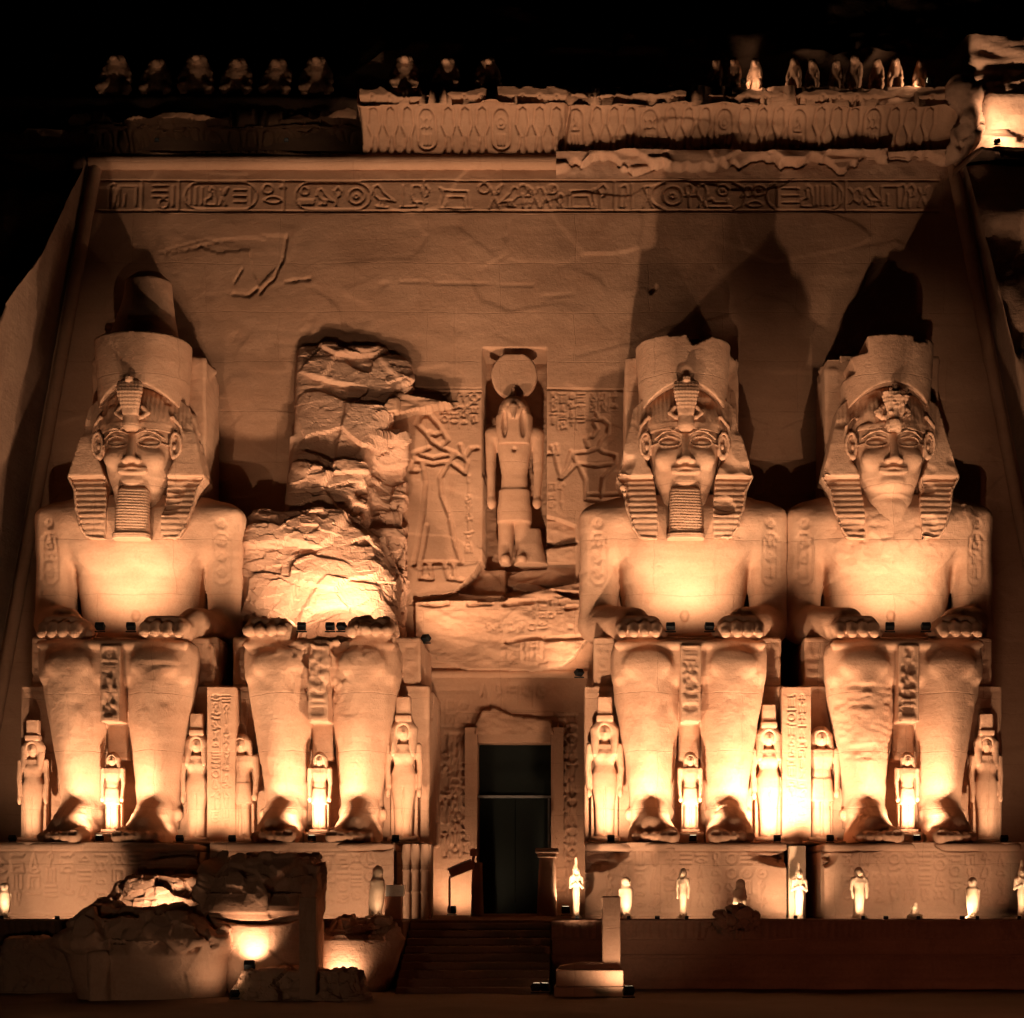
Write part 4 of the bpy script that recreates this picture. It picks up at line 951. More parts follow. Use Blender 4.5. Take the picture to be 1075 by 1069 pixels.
# ================================================================== ATTENDANTS
def attendant(kind, h=5.0):
    """standing figure, 5 m, feet at z=0, front toward -y"""
    v = Vol((-.95, -.8, 0), (.95, .9, 6.2), .045)
    if kind == 'queen':
        v.prof([.25, 1.5, 2.3, 2.75, 3.1, 3.55, 3.95], [0] * 7, [0, 0, .02, .02, .02, 0, .02], [.36, .40, .52, .50, .38, .50, .52], [.30, .30, .34, .32, .26, .32, .28], 2.4)
        for s in (-1, 1):
            v.ell((s * .22, -.24, 3.48), (.18, .13, .17), .14)
            v.cap((s * .60, 0, 3.85), (s * .66, .02, 3.0), .15, .13, .08); v.cap((s * .66, .02, 3.0), (s * .63, -.05, 2.15), .125, .10, .05); v.ell((s * .63, -.08, 1.98), (.11, .13, .2), .05)
            v.cap((s * .18, .1, .3), (s * .18, -.45, .14), .17, .12, .08)
        v.box((-.02, -.5, .3), (.02, -.25, 2.2), 0, .06, 's')
        v.cap((0, .02, 3.9), (0, .02, 4.2), .18, .16, .1)
        v.ell((0, -.02, 4.42), (.30, .32, .36), .05); v.cap((0, -.32, 4.45), (0, -.36, 4.36), .05, .06, .05)
        w = Vol((-.8, -.6, 3.2), (.8, .6, 6.1), .045)
        w.ell((0, .06, 4.55), (.50, .42, .46))
        for s in (-1, 1): w.cap((s * .40, 0, 4.5), (s * .36, -.22, 3.55), .19, .15, .1)
        w.box((-.34, -.30, 4.85), (.34, .32, 5.1), .05, .05).box((-.30, -.2, 5.1), (.30, .28, 5.85), .06, .05)
        w.ell((0, -.42, 4.42), (.27, .3, .33), .03, 's')
    else:
        v.prof([.25, 1.5, 2.2, 2.7, 3.1, 3.6, 3.95], [0] * 7, [0] * 7, [.42, .40, .46, .44, .40, .56, .58], [.3, .3, .32, .3, .28, .34, .28], 2.6)
        for s in (-1, 1):
            v.cap((s * .66, 0, 3.85), (s * .70, .02, 3.05), .17, .14, .08); v.cap((s * .70, .02, 3.05), (s * .66, -.12, 2.2), .13, .11, .05); v.ell((s * .66, -.14, 2.05), (.13, .15, .2), .05)
            v.cap((s * .2, .1, .3), (s * .2, -.5, .14), .18, .13, .08)
        v.box((-.05, -.5, .3), (.05, -.2, 1.7), 0, .1, 's')
        v.prof([1.75, 2.7], [0, 0], [-.05, -.02], [.56, .46], [.36, .32], 3, .03)
        v.cap((0, .02, 3.9), (0, .02, 4.15), .2, .18, .1)
        v.ell((0, -.02, 4.4), (.31, .33, .37), .05); v.cap((0, -.33, 4.43), (0, -.38, 4.34), .05, .06, .05)
        w = Vol((-.8, -.6, 3.4), (.8, .6, 5.4), .045)
        w.ell((0, .06, 4.5), (.42, .40, .44)); w.cap((.34, .02, 4.5), (.42, -.08, 3.75), .16, .14, .1); w.cap((-.3, .05, 4.5), (-.32, 0, 4.0), .14, .14, .1)
        w.ell((0, -.42, 4.38), (.28, .3, .34), .03, 's')
    for s in (-1, 1): v.ell((s * .12, -.335, 4.47), (.06, .04, .03), .02, 's')
    v.box((-.62, -.62, 0), (.62, .75, .22), .03)
    v.box((-.55, .22, .1), (.55, .75, 3.6), .04, .05)
    return finish(v, 3.3, .012, .4), finish(w, 4.4, .01, .3)
att = {}
for kd in ('queen', 'prince'):
    (bv, bf), (wv, wf) = attendant(kd); att[kd] = (np_mesh('figure', bv, bf), np_mesh('wig', wv, wf))
    for q in att[kd]: q.materials.append(M['statue'])
def put_attendant(kd, loc, s, label, sx=1.0, hang=True):
    r = empty('attendant_statue', loc, label, 'statue', 'small attendant statues beside the giant legs'); r.scale = (s * sx, s, s)
    for n, me in zip(('body', 'wig_and_crown' if kd == 'queen' else 'wig'), att[kd]): link_mesh(n, me, None, r)
    return r
def side(i, rel, py_head, kd, label, s=None, y=1.15):
    put_attendant(kd, (XS[i] + rel, y, ZB + .1), s or .93, label, 1.0)
side(0, -3.3, 0, 'queen', 'tall attendant statue standing left of the legs of the far left giant', .80)
side(0, 2.95, 0, 'queen', 'attendant statue right of the legs of the far left giant, beside the blank dividing slab', .84)
side(1, -3.15, 0, 'prince', 'attendant statue tucked against the left leg of the ruined giant', .84)
side(1, 3.05, 0, 'queen', 'attendant queen with round wig right of the legs of the ruined giant', .95)
side(2, -3.2, 0, 'queen', 'brightly lit attendant queen beside the doorway, left of the third giant', .95)
side(2, 3.05, 0, 'queen', 'glaring lit attendant statue right of the legs of the third giant', .90)
side(3, -3.1, 0, 'prince', 'attendant statue left of the legs of the far right giant', .90)
side(3, 3.2, 0, 'queen', 'narrow attendant statue at the right edge of the far right giant', .84)
for i, l in enumerate(['small attendant statue standing between the shins of the far left giant', 'small pale attendant statue standing between the shins of the ruined giant',
                       'small attendant statue standing between the shins of the third giant, beside the doorway', 'small lit attendant statue standing between the shins of the far right giant']):
    put_attendant('prince', (XS[i], .15, ZB + .42), .62, l, .92)
    o = link_mesh('plinth', block((XS[i] - .5, -.5, ZB), (XS[i] + .5, .95, ZB + .425), .04), M['statue']); tag(o, l.replace('attendant statue', 'stone plinth').replace(' standing', '').replace('lit ', '').replace('pale ', ''), 'plinth', 'plinths between the giant feet')
# dividing slabs between the thrones
for (x, lb) in ((-13.65, 'blank upright slab between the two left giants'), (8.18, 'blank upright slab between the two right giants')):
    c = Canvas(gx(x - .52, x + .52, .03), gx(ZB + .02, ZB + 5.95, .03)); text_block(c, x - .4, x + .4, ZB + .6, ZB + 5.7, 2, int(x), w=.04, dep=.03); r = empty('dividing_slab', (0, 0, 0), lb.replace('blank ', 'plain '), 'slab')
    link_mesh('face', sheet(c, lambda U, V: .72 + .03 * fbm(np.stack([U, 0 * U, V], -1), .8, 3, x), name='face'), M['wall'], r); link_mesh('core', block((x - .55, .80, ZB), (x + .55, 1.74, ZB + 6.0), .06), M['wall'], r)

# ================================================================== FALCON GOD IN THE NICHE
nx0, nz0 = wp(507, 592); nx1, nz1 = wp(573, 366)
ncx = (nx0 + nx1) / 2 - .02; god = empty('falcon_god_statue', (ncx, 8.75, nz0), 'tall falcon headed god with sun disk standing in the niche over the doorway', 'statue')
v = Vol((-1.5, -1.2, 0), (1.5, 1.0, 7.6), .045)
v.prof([2.0, 3.0, 3.6, 4.4, 5.1, 5.5], [0] * 6, [0] * 6, [.62, .60, .56, .70, .86, .7], [.42, .42, .40, .48, .48, .4], 2.6)
v.cap((-.95, 0, 5.25), (.95, 0, 5.25), .32, .32, .25)
for s in (-1, 1):
    v.cap((s * 1.02, 0, 5.2), (s * 1.05, 0, 3.9), .27, .22, .08); v.cap((s * 1.05, 0, 3.9), (s * 1.0, -.15, 2.7), .21, .17, .05); v.ell((s * 1.0, -.2, 2.5), (.2, .2, .26), .05)
    v.cap((s * .36, .05, 2.2), (s * .38, 0, .3), .38, .31, .08); v.cap((s * .36, .1, .25), (s * .36, -.7, .18), .25, .2, .1)
v.prof([1.75, 3.0], [0, 0], [-.02, -.02], [.72, .66], [.46, .44], 3, .12)
v.ell((0, -.46, 4.55), (.1, .1, .1), 0, 's')
v.prof([0, .8, 1.5], [.75, .7, .85], [-.1, 0, .1], [.75, .55, .3], [.6, .5, .3], 3, .1)
vv, ff = finish(v, 2, .02, .5); link_mesh('body', np_mesh('b', vv * np.array((1, 1, 1.07)), ff), M['wall'], god)
v = Vol((-1.0, -1.2, 4.5), (1.0, .8, 6.9), .04)
v.ell((0, .05, 6.0), (.62, .55, .62)).prof([4.75, 5.2, 5.8, 6.2], [0] * 4, [-.1, -.1, 0, 0], [.62, .72, .72, .5], [.4, .42, .5, .4], 3, .1)
v.ell((0, -.32, 6.05), (.46, .45, .46), .06); v.cap((0, -.72, 6.0), (0, -.86, 5.6), .17, .07, .08)
for s in (-1, 1): v.ell((s * .36, -.5, 5.45), (.13, .2, .5), .06, 's')
for s in (-1, 1): v.ell((s * .26, -.72, 6.05), (.1, .06, .08), .02, 's')
vv, ff = finish(v, 5, .015, .4); link_mesh('falcon_head', np_mesh('h', (vv - np.array((0, 0, 4.6))) * np.array((1.12, 1.1, 1.15)) + np.array((0, -.05, 4.95)), ff), M['wall'], god)
v = Vol((-1.3, -.5, 6.2), (1.3, .7, 9.0), .045)
dz = nz1 - nz0 - .15 - 1.03
v.op(lambda X, Y, Z: np.maximum(np.sqrt(X ** 2 + (Z - dz) ** 2) - 1.0, np.abs(Y) - .22), (-1.1, -.3, dz - 1.1), (1.1, .3, dz + 1.1), .08)
v.cap((0, -.3, dz - .95), (0, -.34, dz - .62), .09, .07, .04)
vv, ff = finish(v, 6, .015, .4); link_mesh('sun_disk', np_mesh('d', vv, ff), M['wall'], god); god.scale = god_scale
# ================================================================== SMALL STATUES ON THE PARAPET
def small_falcon():
    v = Vol((-.5, -.5, 0), (.5, .6, 1.75), .022)
    v.prof([.22, .5, .9, 1.15, 1.3], [0] * 5, [.06, .04, 0, -.02, 0], [.17, .25, .28, .25, .18], [.2, .27, .28, .24, .18], 2.2)
    v.cap((0, .22, .7), (0, .34, .12), .15, .10, .08)
    v.ell((0, -.04, 1.43), (.2, .21, .19), .08); v.cap((0, -.22, 1.43), (0, -.3, 1.34), .06, .02, .03)
    for s in (-1, 1):
        v.cap((s * .24, .02, 1.1), (s * .2, .2, .35), .09, .05, .05); v.cap((s * .11, -.02, .3), (s * .11, -.06, .1), .08, .07, .03); v.cap((s * .11, -.06, .1), (s * .11, -.22, .08), .06, .05, .03)
    v.box((-.26, -.32, 0), (.26, .42, .09), .02)
    return finish(v, 2, .012, .25)
def small_king(crown=True, arms=True):
    v = Vol((-.6, -.5, 0), (.6, .5, 2.3), .022)
    v.prof([.1, .45, .85, 1.05, 1.25, 1.42], [0] * 6, [0] * 6, [.15, .15, .19, .16, .22, .2], [.13, .13, .16, .14, .16, .12], 2.3)
    v.cap((-.2, 0, 1.37), (.2, 0, 1.37), .085, .085, .06)
    for s in (-1, 1):
        v.cap((s * .25, 0, 1.36), (s * .29, .02, 1.05), .07, .06, .03)
        if arms: v.cap((s * .29, .02, 1.05), (s * .08, -.17, 1.18), .055, .05, .03)
        else: v.cap((s * .29, .02, 1.05), (s * .26, -.04, .74), .055, .045, .03)
        v.cap((s * .08, 0, .12), (s * .08, -.2, .1), .07, .05, .03)
    v.cap((0, 0, 1.4), (0, 0, 1.52), .08, .075, .04); v.ell((0, -.01, 1.62), (.12, .13, .15), .02); v.cap((0, -.13, 1.63), (0, -.15, 1.59), .022, .028, .02)
    v.ell((0, .04, 1.65), (.15, .13, .16), .02)
    for s in (-1, 1): v.cap((s * .13, .02, 1.62), (s * .13, -.08, 1.42), .05, .05, .03)
    if crown: v.cap((0, .03, 1.75), (0, .05, 2.0), .10, .06, .04)
    v.box((-.2, -.26, 0), (.2, .2, .07), .015); v.box((-.12, .08, .05), (.12, .2, 1.4), .02, .03)
    return finish(v, 4, .01, .25)
def small_stump():
    v = Vol((-.5, -.5, 0), (.5, .5, .9), .022)
    v.box((-.34, -.26, 0), (.34, .26, .16), .03).prof([.12, .35, .5], [0] * 3, [0] * 3, [.22, .16, .08], [.18, .14, .08], 2.3, .06).cap((-.06, -.1, .3), (.05, 0, .58), .09, .07, .05)
    vv, ff, nn = v.mesh(); return vv + nn * (.04 * facets(vv, .15, 3))[:, None], ff
sm = {'falcon': small_falcon(), 'king': small_king(), 'plain': small_king(False, False), 'stump': small_stump()}
sm = {k: np_mesh(k, *w) for k, w in sm.items()}
for q in sm.values(): q.materials.append(M['white_stone'])
def on_parapet(px, kd, s, label, rz=0, Y=-4.8, z=.05, top=None, sx=1):
    x = at(px, 965, Y)[0]
    nm = {'falcon': 'falcon_statue', 'king': 'king_statue', 'plain': 'king_statue', 'stump': 'statue_stump'}[kd]
    o = link_mesh(nm, sm[kd], None, None, (x, Y, z)); o.scale = (s * sx * .88, s, s); o.rotation_euler = (0, 0, R(rz))
    tag(o, label, 'statue', 'small statues standing along the parapet'); return o
on_parapet(5, 'falcon', .78, 'small falcon statue at the far left end of the terrace', 15)
on_parapet(396, 'falcon', 1.15, 'dark falcon statue seen against the pedestal of the ruined giant', 40, sx=.8)
on_parapet(605, 'king', 1.05, 'slender white statue with raised crown, first right of the doorway steps', 10, sx=.8)
on_parapet(657, 'falcon', .90, 'bright falcon statue just right of the plain upright stone pillar', 25)
on_parapet(717, 'plain', .98, 'slim standing figure in front of the third giant, arms at its sides', -20, sx=.85)
on_parapet(777, 'falcon', .86, 'small falcon statue above the notch in the parapet, near the dark bush shape', 30)
on_parapet(839, 'king', 1.0, 'statue with dark upper half before a bright narrow slab between two pedestals', 5, Y=-3.6, z=0)
on_parapet(902, 'plain', 1.0, 'bright standing figure before the pedestal of the far right giant', 20, sx=1.2)
on_parapet(960, 'stump', .85, 'low broken statue stump between two taller statues on the parapet')
on_parapet(1021, 'falcon', .90, 'falcon statue near the right end of the parapet', -20)
on_parapet(1073, 'king', 1.0, 'partly cut off statue at the extreme right of the parapet', 0)
o = link_mesh('narrow_slab', block((at(828, 0, -2.9)[0], -2.9, 0), (at(846, 0, -2.9)[0], -2.6, at(0, 888, -2.9)[2]), .03), M['white_stone']); tag(o, 'bright narrow upright slab in the gap between the two right pedestals', 'slab')

# ================================================================== BABOONS
def baboon():
    v = Vol((-.8, -.6, 0), (.8, .6, 1.75), .03)
    v.prof([.0, .4, .8, 1.1], [0] * 4, [0] * 4, [.36, .40, .34, .26], [.3, .34, .3, .24], 2.3)
    v.ell((0, -.05, 1.3), (.27, .26, .26), .1); v.cap((0, -.2, 1.26), (0, -.42, 1.2), .13, .1, .06)
    v.ell((0, .08, 1.0), (.42, .3, .4), .1)
    for s in (-1, 1):
        v.cap((s * .3, -.05, .98), (s * .40, -.25, .60), .13, .10, .05)
        v.cap((s * .24, -.2, .5), (s * .36, -.42, .25), .17, .13, .06); v.cap((s * .36, -.42, .25), (s * .32, -.48, .05), .11, .1, .04)
    vv, ff = finish(v, 3, .05, .3); return np_mesh('baboon', vv, ff)
bab = baboon(); bab.materials.append(M['wall'])
bp = [122, 165, 207, 250, 292, 333, 425, 470, 512] + [752, 771, 793, 834, 853, 878, 898, 921, 940, 966]
for j, px in enumerate(bp):
    left = px < 600; Y = 11.6 if px < 380 else (8.7 if left else 8.75)
    o = link_mesh('baboon_statue', bab, None, None, (at(px, 0, Y)[0], Y, 35.82 if px < 380 else 34.84)); r_ = random.Random(j)
    s = (1.3 if px < 380 else 1.05 if left else .95) + r_.uniform(-.08, .08); o.scale = (s * (1.15 if left else .72), s, s * (1 if left else 1.05)); o.rotation_euler = (0, 0, R(r_.uniform(-8, 8) + (0 if left else -15)))
    if j < 6: l = 'dim squatting baboon carving in the dark recess above the left end of the cornice'
    elif j < 9: l = 'dark worn baboon carving above the middle of the cornice, left of the gap'
    elif j < 12: l = 'narrow worn baboon carving standing apart at the left of the lit right hand row'
    else: l = 'narrow worn baboon carving in the closely spaced row above the right end of the cornice'
    tag(o, l, 'baboon statue', ['baboons in the dark left recess', 'dark baboons over the middle', 'first three baboons of the right row', 'baboons at the right end of the cornice'][0 if j < 6 else 1 if j < 9 else 2 if j < 12 else 3])

# ================================================================== FALLEN BLOCKS AND SMALL THINGS BELOW
def rock(name, v, label, cat, mat='rock', amp=.18, s=.9, seed=1, top=None, flat=True, group=None):
    vv, ff, nn = v.mesh(); w = 1.0
    if top is not None: w = np.clip((vv[:, 2] - top) / .3, .12, 1)
    vv = vv + nn * ((amp * facets(vv, s, seed) + amp * .35 * facets(vv, s * .3, seed + 3) + .03 * fbm(vv, .4, 3, seed)) * w)[:, None]
    return tag(link_mesh(name, np_mesh(name, vv, ff, not flat), M[mat]), label, cat, group)
def Z_(py, Y): return CZ + (CY - py) * (D + Y) / FPX
def X_(px, Y): return (px - CX) * (D + Y) / FPX
# fallen crown drum, smooth below and broken dark on top
Y = -8.6; x0, x1 = X_(217, Y), X_(338, Y); zt_ = Z_(893, Y); xc = (x0 + x1) / 2; w = (x1 - x0) / 2
v = Vol((x0 - .5, Y - 2.6, -2.8), (x1 + .5, Y + 3, zt_ + .7), .05)
v.prof([-2.6, -1.0, .3, 1.1], [xc + .45, xc + .2, xc + .05, xc], [Y] * 4, [w * .78, w * .9, w * .98, w], [1.5, 1.6, 1.75, 1.8], 2.4)
v.prof([.35, 1.0, 1.6, zt_ - .15], [xc, xc, xc + .1, xc + .2], [Y, Y, Y + .05, Y + .2], [w * 1.02, w * 1.04, w * .98, w * .8], [1.95, 2.0, 1.8, 1.5], 3, .1)
v.op(lambda X, Y_, Z: np.abs(Z - (.02 + .10 * (X - xc) ** 2)) - .07 + np.where(Y_ > Y - 1, 1, 0), (x0, Y - 2.5, -.3), (x1, Y, 1.2), .05, 's')
rock('fallen_crown_block', v, 'huge fallen crown block, smooth lit drum below and dark broken top', 'fallen block', amp=.28, s=1.7, seed=4, top=.55, flat=False)
Y = -9.6; x0, x1 = X_(66, Y), X_(246, Y); xc = (x0 + x1) / 2; w = (x1 - x0) / 2; zt_ = Z_(956, Y)
v = Vol((x0 - .5, Y - 2.6, -2.9), (x1 + .5, Y + 3, zt_ + .7), .055)
v.prof([-2.7, -1.2, -.5, zt_ - .05], [xc + .1, xc + .05, xc, xc - .1], [Y] * 4, [w * .80, w * .93, w * 1.0, w * .72], [1.4, 1.6, 1.8, 1.3], 2.4)
v.prof([-2.6, -.9], [xc - w * .42, xc - w * .42], [Y - 1.2, Y - 1.3], [.35, .35], [.5, .5], 4, .06)
rock('fallen_head_block', v, 'broad low fallen block with a dark rugged top, left of the fallen crown', 'fallen block', amp=.34, s=1.7, seed=7, top=-1.0, flat=False)
Y = -3.7; x0, x1 = X_(98, Y), X_(216, Y)
v = Vol((x0 - .4, Y - 1.5, -.2), (x1 + .8, Y + 1.6, 1.6), .055)
v.prof([-.1, .3, Z_(925, Y), Z_(908, Y)], [(x0 + x1) / 2, (x0 + x1) / 2, (x0 + x1) / 2 + .3, x1 - .9], [Y, Y, Y + .2, Y + .4], [2.1, 2.0, 1.5, .5], [.95, .85, .6, .35], 2.6)
rock('split_boulder', v, 'pale split boulder lying behind the two big fallen blocks', 'boulder', 'rock', .14, 1.3, 12)
Y = -6.9; x0, x1 = X_(338, Y), X_(418, Y)
v = Vol((x0 - .4, Y - 1.6, -2.8), (x1 + .6, Y + 1.4, .6), .05)
v.prof([-2.5, -1.2, -.6, Z_(963, Y)], [(x0 + x1) / 2 - .15, (x0 + x1) / 2, (x0 + x1) / 2 + .1, (x0 + x1) / 2 + .1], [Y] * 4, [1.1, 1.3, 1.4, .9], [.9, 1.0, 1.0, .6], 4)
v.op(lambda X, Y_, Z: np.abs(Z + .42 - .08 * (X - x0)) - .05 + np.where(Y_ > Y - .5, 1, 0), (x0 - .2, Y - 1.5, -.8), (x1, Y, .1), .03, 's')
rock('fallen_block', v, 'squat fallen block lit glaring white on one side, below the dark falcon statue', 'fallen block', 'rock', .12, .9, 5, top=-.6)
Y = -6.8; x0, x1 = X_(8, Y), X_(84, Y)
v = Vol((x0 - .4, Y - 1.4, -2.8), (x1 + .5, Y + 1.2, .3), .055)
v.prof([-2.6, -1.3, Z_(986, Y)], [(x0 + x1) / 2] * 3, [Y] * 3, [1.5, 1.4, 1.2], [.8, .8, .6], 5)
rock('fallen_block', v, 'dim squared block at the foot of the terrace, far left', 'fallen block', 'pedestal', .12, 1.0, 15)
Y = -10.6; v = Vol((X_(240, Y), Y - 1.5, -2.6), (X_(400, Y), Y + 1.2, -1.2), .06)
v.prof([-2.5, Z_(1019, Y)], [X_(318, Y)] * 2, [Y] * 2, [2.2, 1.8], [.8, .6], 4)
rock('flat_slab', v, 'flat low stone slab lying on the sand in front of the fallen crown', 'slab', 'pedestal', .14, .9, 18)
def pillar(px0, px1, py0, py1, Y, label, th=.5, mat='pedestal'):
    x0, x1 = X_(px0, Y), X_(px1, Y); r = empty('stone_pillar', ((x0 + x1) / 2, Y, Z_(py1, Y)), label, 'pillar'); h = Z_(py0, Y) - Z_(py1, Y); w = (x1 - x0) / 2
    v = Vol((-w - .2, -th - .3, -1.2), (w + .2, th + .3, h + .2), .03); v.box((-w, -th / 2, -1.1), (w, th / 2, h), .03)
    vv, ff = finish(v, px0 * .1, .012, .5); link_mesh('shaft', np_mesh('s', vv, ff), M[mat], r)
    return r, w, h
pillar(315, 333, 942, 1012, -11.2, 'slim upright stone pillar in front of the fallen crown', .45)
r, w, h = pillar(632, 651, 941, 1014, -9.0, 'plain upright stone pillar on a stepped base right of the stairs', .5)
link_mesh('base', block((X_(584, -9) - r.location.x, -.9, -.62), (w + .08, .6, -.10), .04), M['pedestal'], r)
link_mesh('lower_step', block((X_(582, -9) - r.location.x, -1.1, -.95), (w + .3, .7, -.625), .04), M['pedestal'], r)
v = Vol((-2.2, -.5, -.2), (.3, .4, .5), .04); v.prof([-.15, .0, .12], [-.8, -.75, -.5], [0, 0, 0], [.95, .9, .5], [.38, .36, .3], 4)
vv, ff = finish(v, 3, .02, .5); link_mesh('sloping_foot', np_mesh('f', vv, ff), M['pedestal'], r)

# door jamb posts at the stairs' head
for (a, b, py0, lb) in ((496, 506, 905, 'low slanting stone post left of the door, beside the wooden signboard'), (566, 583, 893, 'low stone post with a flared cap right of the door')):
    Y = 5.2; x0, x1 = X_(a, Y), X_(b, Y); r = empty('stone_post', ((x0 + x1) / 2, Y, -.02), lb, 'post'); w = (x1 - x0) / 2; h = Z_(py0, Y)
    v = Vol((-w - .3, -1.0, -.05), (w + .3, 1.0, h + .3), .035); v.prof([0, h - .3, h], [0, 0, 0], [0, 0, 0], [w * 1.25, w, w * .95], [.8, .7, .7], 6)
    vv, ff = finish(v, a, .015, .5); link_mesh('shaft', np_mesh('s', vv, ff), M['pedestal'], r)
    if a > 550: link_mesh('cap', block((-w - .14, -.85, h - .1), (w + .14, .85, h + .1), .05), M['pedestal'], r); link_mesh('neck', block((-w - .06, -.78, h - .28), (w + .06, .78, h - .103), .04), M['pedestal'], r)
# leaning signboard
Y = 4.0; r = empty('signboard', (X_(484, Y), Y, Z_(912, Y)), 'tilted reddish wooden board with pale top edge propped left of the door', 'signboard')
me = block((-.50, -.06, -.20), (.50, .06, .16), .015); o = link_mesh('board', me, M['wood'], r); o.rotation_euler = (0, R(-22), 0)
o = link_mesh('pale_edge', block((-.52, -.09, .165), (.52, .09, .215), .01), M['sign'], r); o.rotation_euler = (0, R(-22), 0)
link_mesh('post', block((.44, -.05, -1.75), (.54, .05, .82), .01), M['wood'], r); link_mesh('post', block((-.5, .0, -1.75), (-.42, .08, -.3), .01), M['wood'], r)
link_mesh('lamp_box', block((.36, -.12, .50), (.62, .1, .78), .02), M['wood'], r)
# info plaque
Y = -5.2; r = empty('plaque_stand', (X_(413, Y), Y, 0.03), 'reddish box stand topped by a small pale plaque, right of the dark falcon', 'plaque stand')
link_mesh('box', block((-.28, -.22, 0), (.30, .22, Z_(942, Y)), .02), M['wood'], r)
link_mesh('plaque', block((-.24, -.27, Z_(942, Y) + .003), (.38, .1, Z_(930, Y)), .015), M['sign'], r)
# bound reed shafts beside the door
r = empty('reed_columns', (X_(437, -2.0), -2.0, 0), 'three slender bound reed shafts carved beside the steps, left of the doorway', 'columns')
for k, px in enumerate((427, 436, 446)):
    x = X_(px, -2) - r.location.x; h = ZB - .05
    zs_ = [0, .9, .92, 1.0, 1.02, 1.7, 1.72, 1.8, 1.82, 2.1, 2.25, h]
    me = tube([(x, 0, z) for z in zs_], [.13, .13, .165, .165, .13, .13, .165, .165, .13, .15, .18, .14], 16); link_mesh('shaft', me, M['pedestal'], r)
link_mesh('backing', block((-.5, .1, 0), (.52, 1.2, h), .03), M['pedestal'], r)
# pile of dark rubble at the parapet notch
Y = -6.5
for k, (px, py, s_) in enumerate(((745, 985, .16), (762, 985, .30), (777, 978, .42), (790, 984, .30))):
    v = Vol((-.7, -.7, -.5), (.7, .7, .8), .035); v.ell((0, 0, 0), (s_ * 1.4, s_, s_))
    vv, ff, nn = v.mesh(); vv = vv + nn * (.14 * facets(vv, .35, k))[:, None]
    o = link_mesh('rubble_stone', np_mesh('r', vv, ff, False), M['terrace'], None, (X_(px, Y), Y + .65, -.0 + s_ * .5 - .12)); tag(o, ['smallest pale stone', 'small dark stone', 'largest dark heaped stone', 'dark stone'][k] + ' in the rubble ' + ['left end', 'left of the peak', 'peak under the falcon', 'right of the peak'][k], 'stone', 'stones of the rubble heap on the parapet')

# ================================================================== FLOODLIGHTS
def flood_mesh():
    r = 1
    h = block((-.17, -.10, .06), (.17, .12, .32), .03, 'housing'); g = block((-.13, .122, .09), (.13, .128, .29), 0, 'lens'); b = block((-.20, -.03, 0), (.20, .03, .055), .01, 'bracket')
    h.materials.append(M['black_metal']); g.materials.append(M['glow']); b.materials.append(M['black_metal']); return h, g, b
FL = flood_mesh()
def aim_rot(a, b): return (Vector(b) - Vector(a)).to_track_quat('Y', 'Z').to_euler()
def spot(loc, target, power, size=120, blend=.8, radius=.12, color=SODIUM):
    l = bpy.data.lights.new('floodlight_beam', 'SPOT'); l.energy = power; l.spot_size = R(size); l.spot_blend = blend; l.shadow_soft_size = radius; l.color = color
    o = bpy.data.objects.new('floodlight_beam', l); C.objects.link(o); o.location = loc
    o.rotation_euler = (Vector(target) - Vector(loc)).to_track_quat('-Z', 'Y').to_euler(); return o
def flood(loc, target, power, label, size=120, scale=1.0, blend=.8, radius=.12, color=SODIUM, grp='floodlights on the statues and the ground'):
    r = empty('floodlight', loc, label, 'floodlight', grp); r.scale = (scale,) * 3
    link_mesh('bracket', FL[2], None, r); e = aim_rot(loc, target)
    for n, me in (('housing', FL[0]), ('lens', FL[1])):
        o = link_mesh(n, me, None, r); o.rotation_euler = e; o.location = (0, 0, .12)
        c = Vector((0, 0, .19)); c.rotate(e); o.location = Vector((0, 0, .22)) - c
    f = (Vector(target) - Vector(loc)).normalized()
    spot(Vector(loc) + Vector((0, 0, .24 * scale)) + f * .2 * scale, target, power, size, blend, radius, color)
lapz = ZB + 8.0
def lap(i, dx, p, label, tx=None, tz=16.0, y=.4, size=120):
    flood((XS[i] + dx, y, lapz), (XS[i] + (dx * .5 if tx is None else tx), 3.4, tz), p * (.62 if i != 1 else .95), label, size, 1.0, 1.0, .15)
# on the laps
lap(0, -.55, 1900, 'black floodlight on the lap of the far left giant, nearer its right hand')
lap(0, .62, 1900, 'black floodlight on the lap of the far left giant, nearer the broken arm')
lap(1, -.72, 2200, 'largest black floodlight on the lap of the ruined giant', -1.2, 14, size=110)
lap(1, .35, 2200, 'brownish floodlight in the middle of the ruined giant lap', .4, 15, size=110)
lap(1, .78, 2400, 'tilted black floodlight at the right of the ruined giant lap', 2.0, 15, size=120)
lap(2, -.72, 2200, 'black floodlight on the lap of the third giant, beside the navel')
lap(2, .74, 2200, 'black floodlight on the lap of the third giant, beside its bright hand')
lap(3, -.6, 2200, 'floodlight half hidden on the lap of the far right giant')
lap(3, .76, 2000, 'black floodlight on the lap of the far right giant')
# between the feet
zf = ZB + .0
wh = ['far left giant', 'ruined giant', 'third giant', 'far right giant']
for i in range(4):
    flood((XS[i] + (-.05, -.05, 0, .05)[i], -1.45, zf), (XS[i], .8, zf + 7.0), (2300, 2300, 2300, 2500)[i], 'black floodlight between the feet of the ' + wh[i], 140, .8)
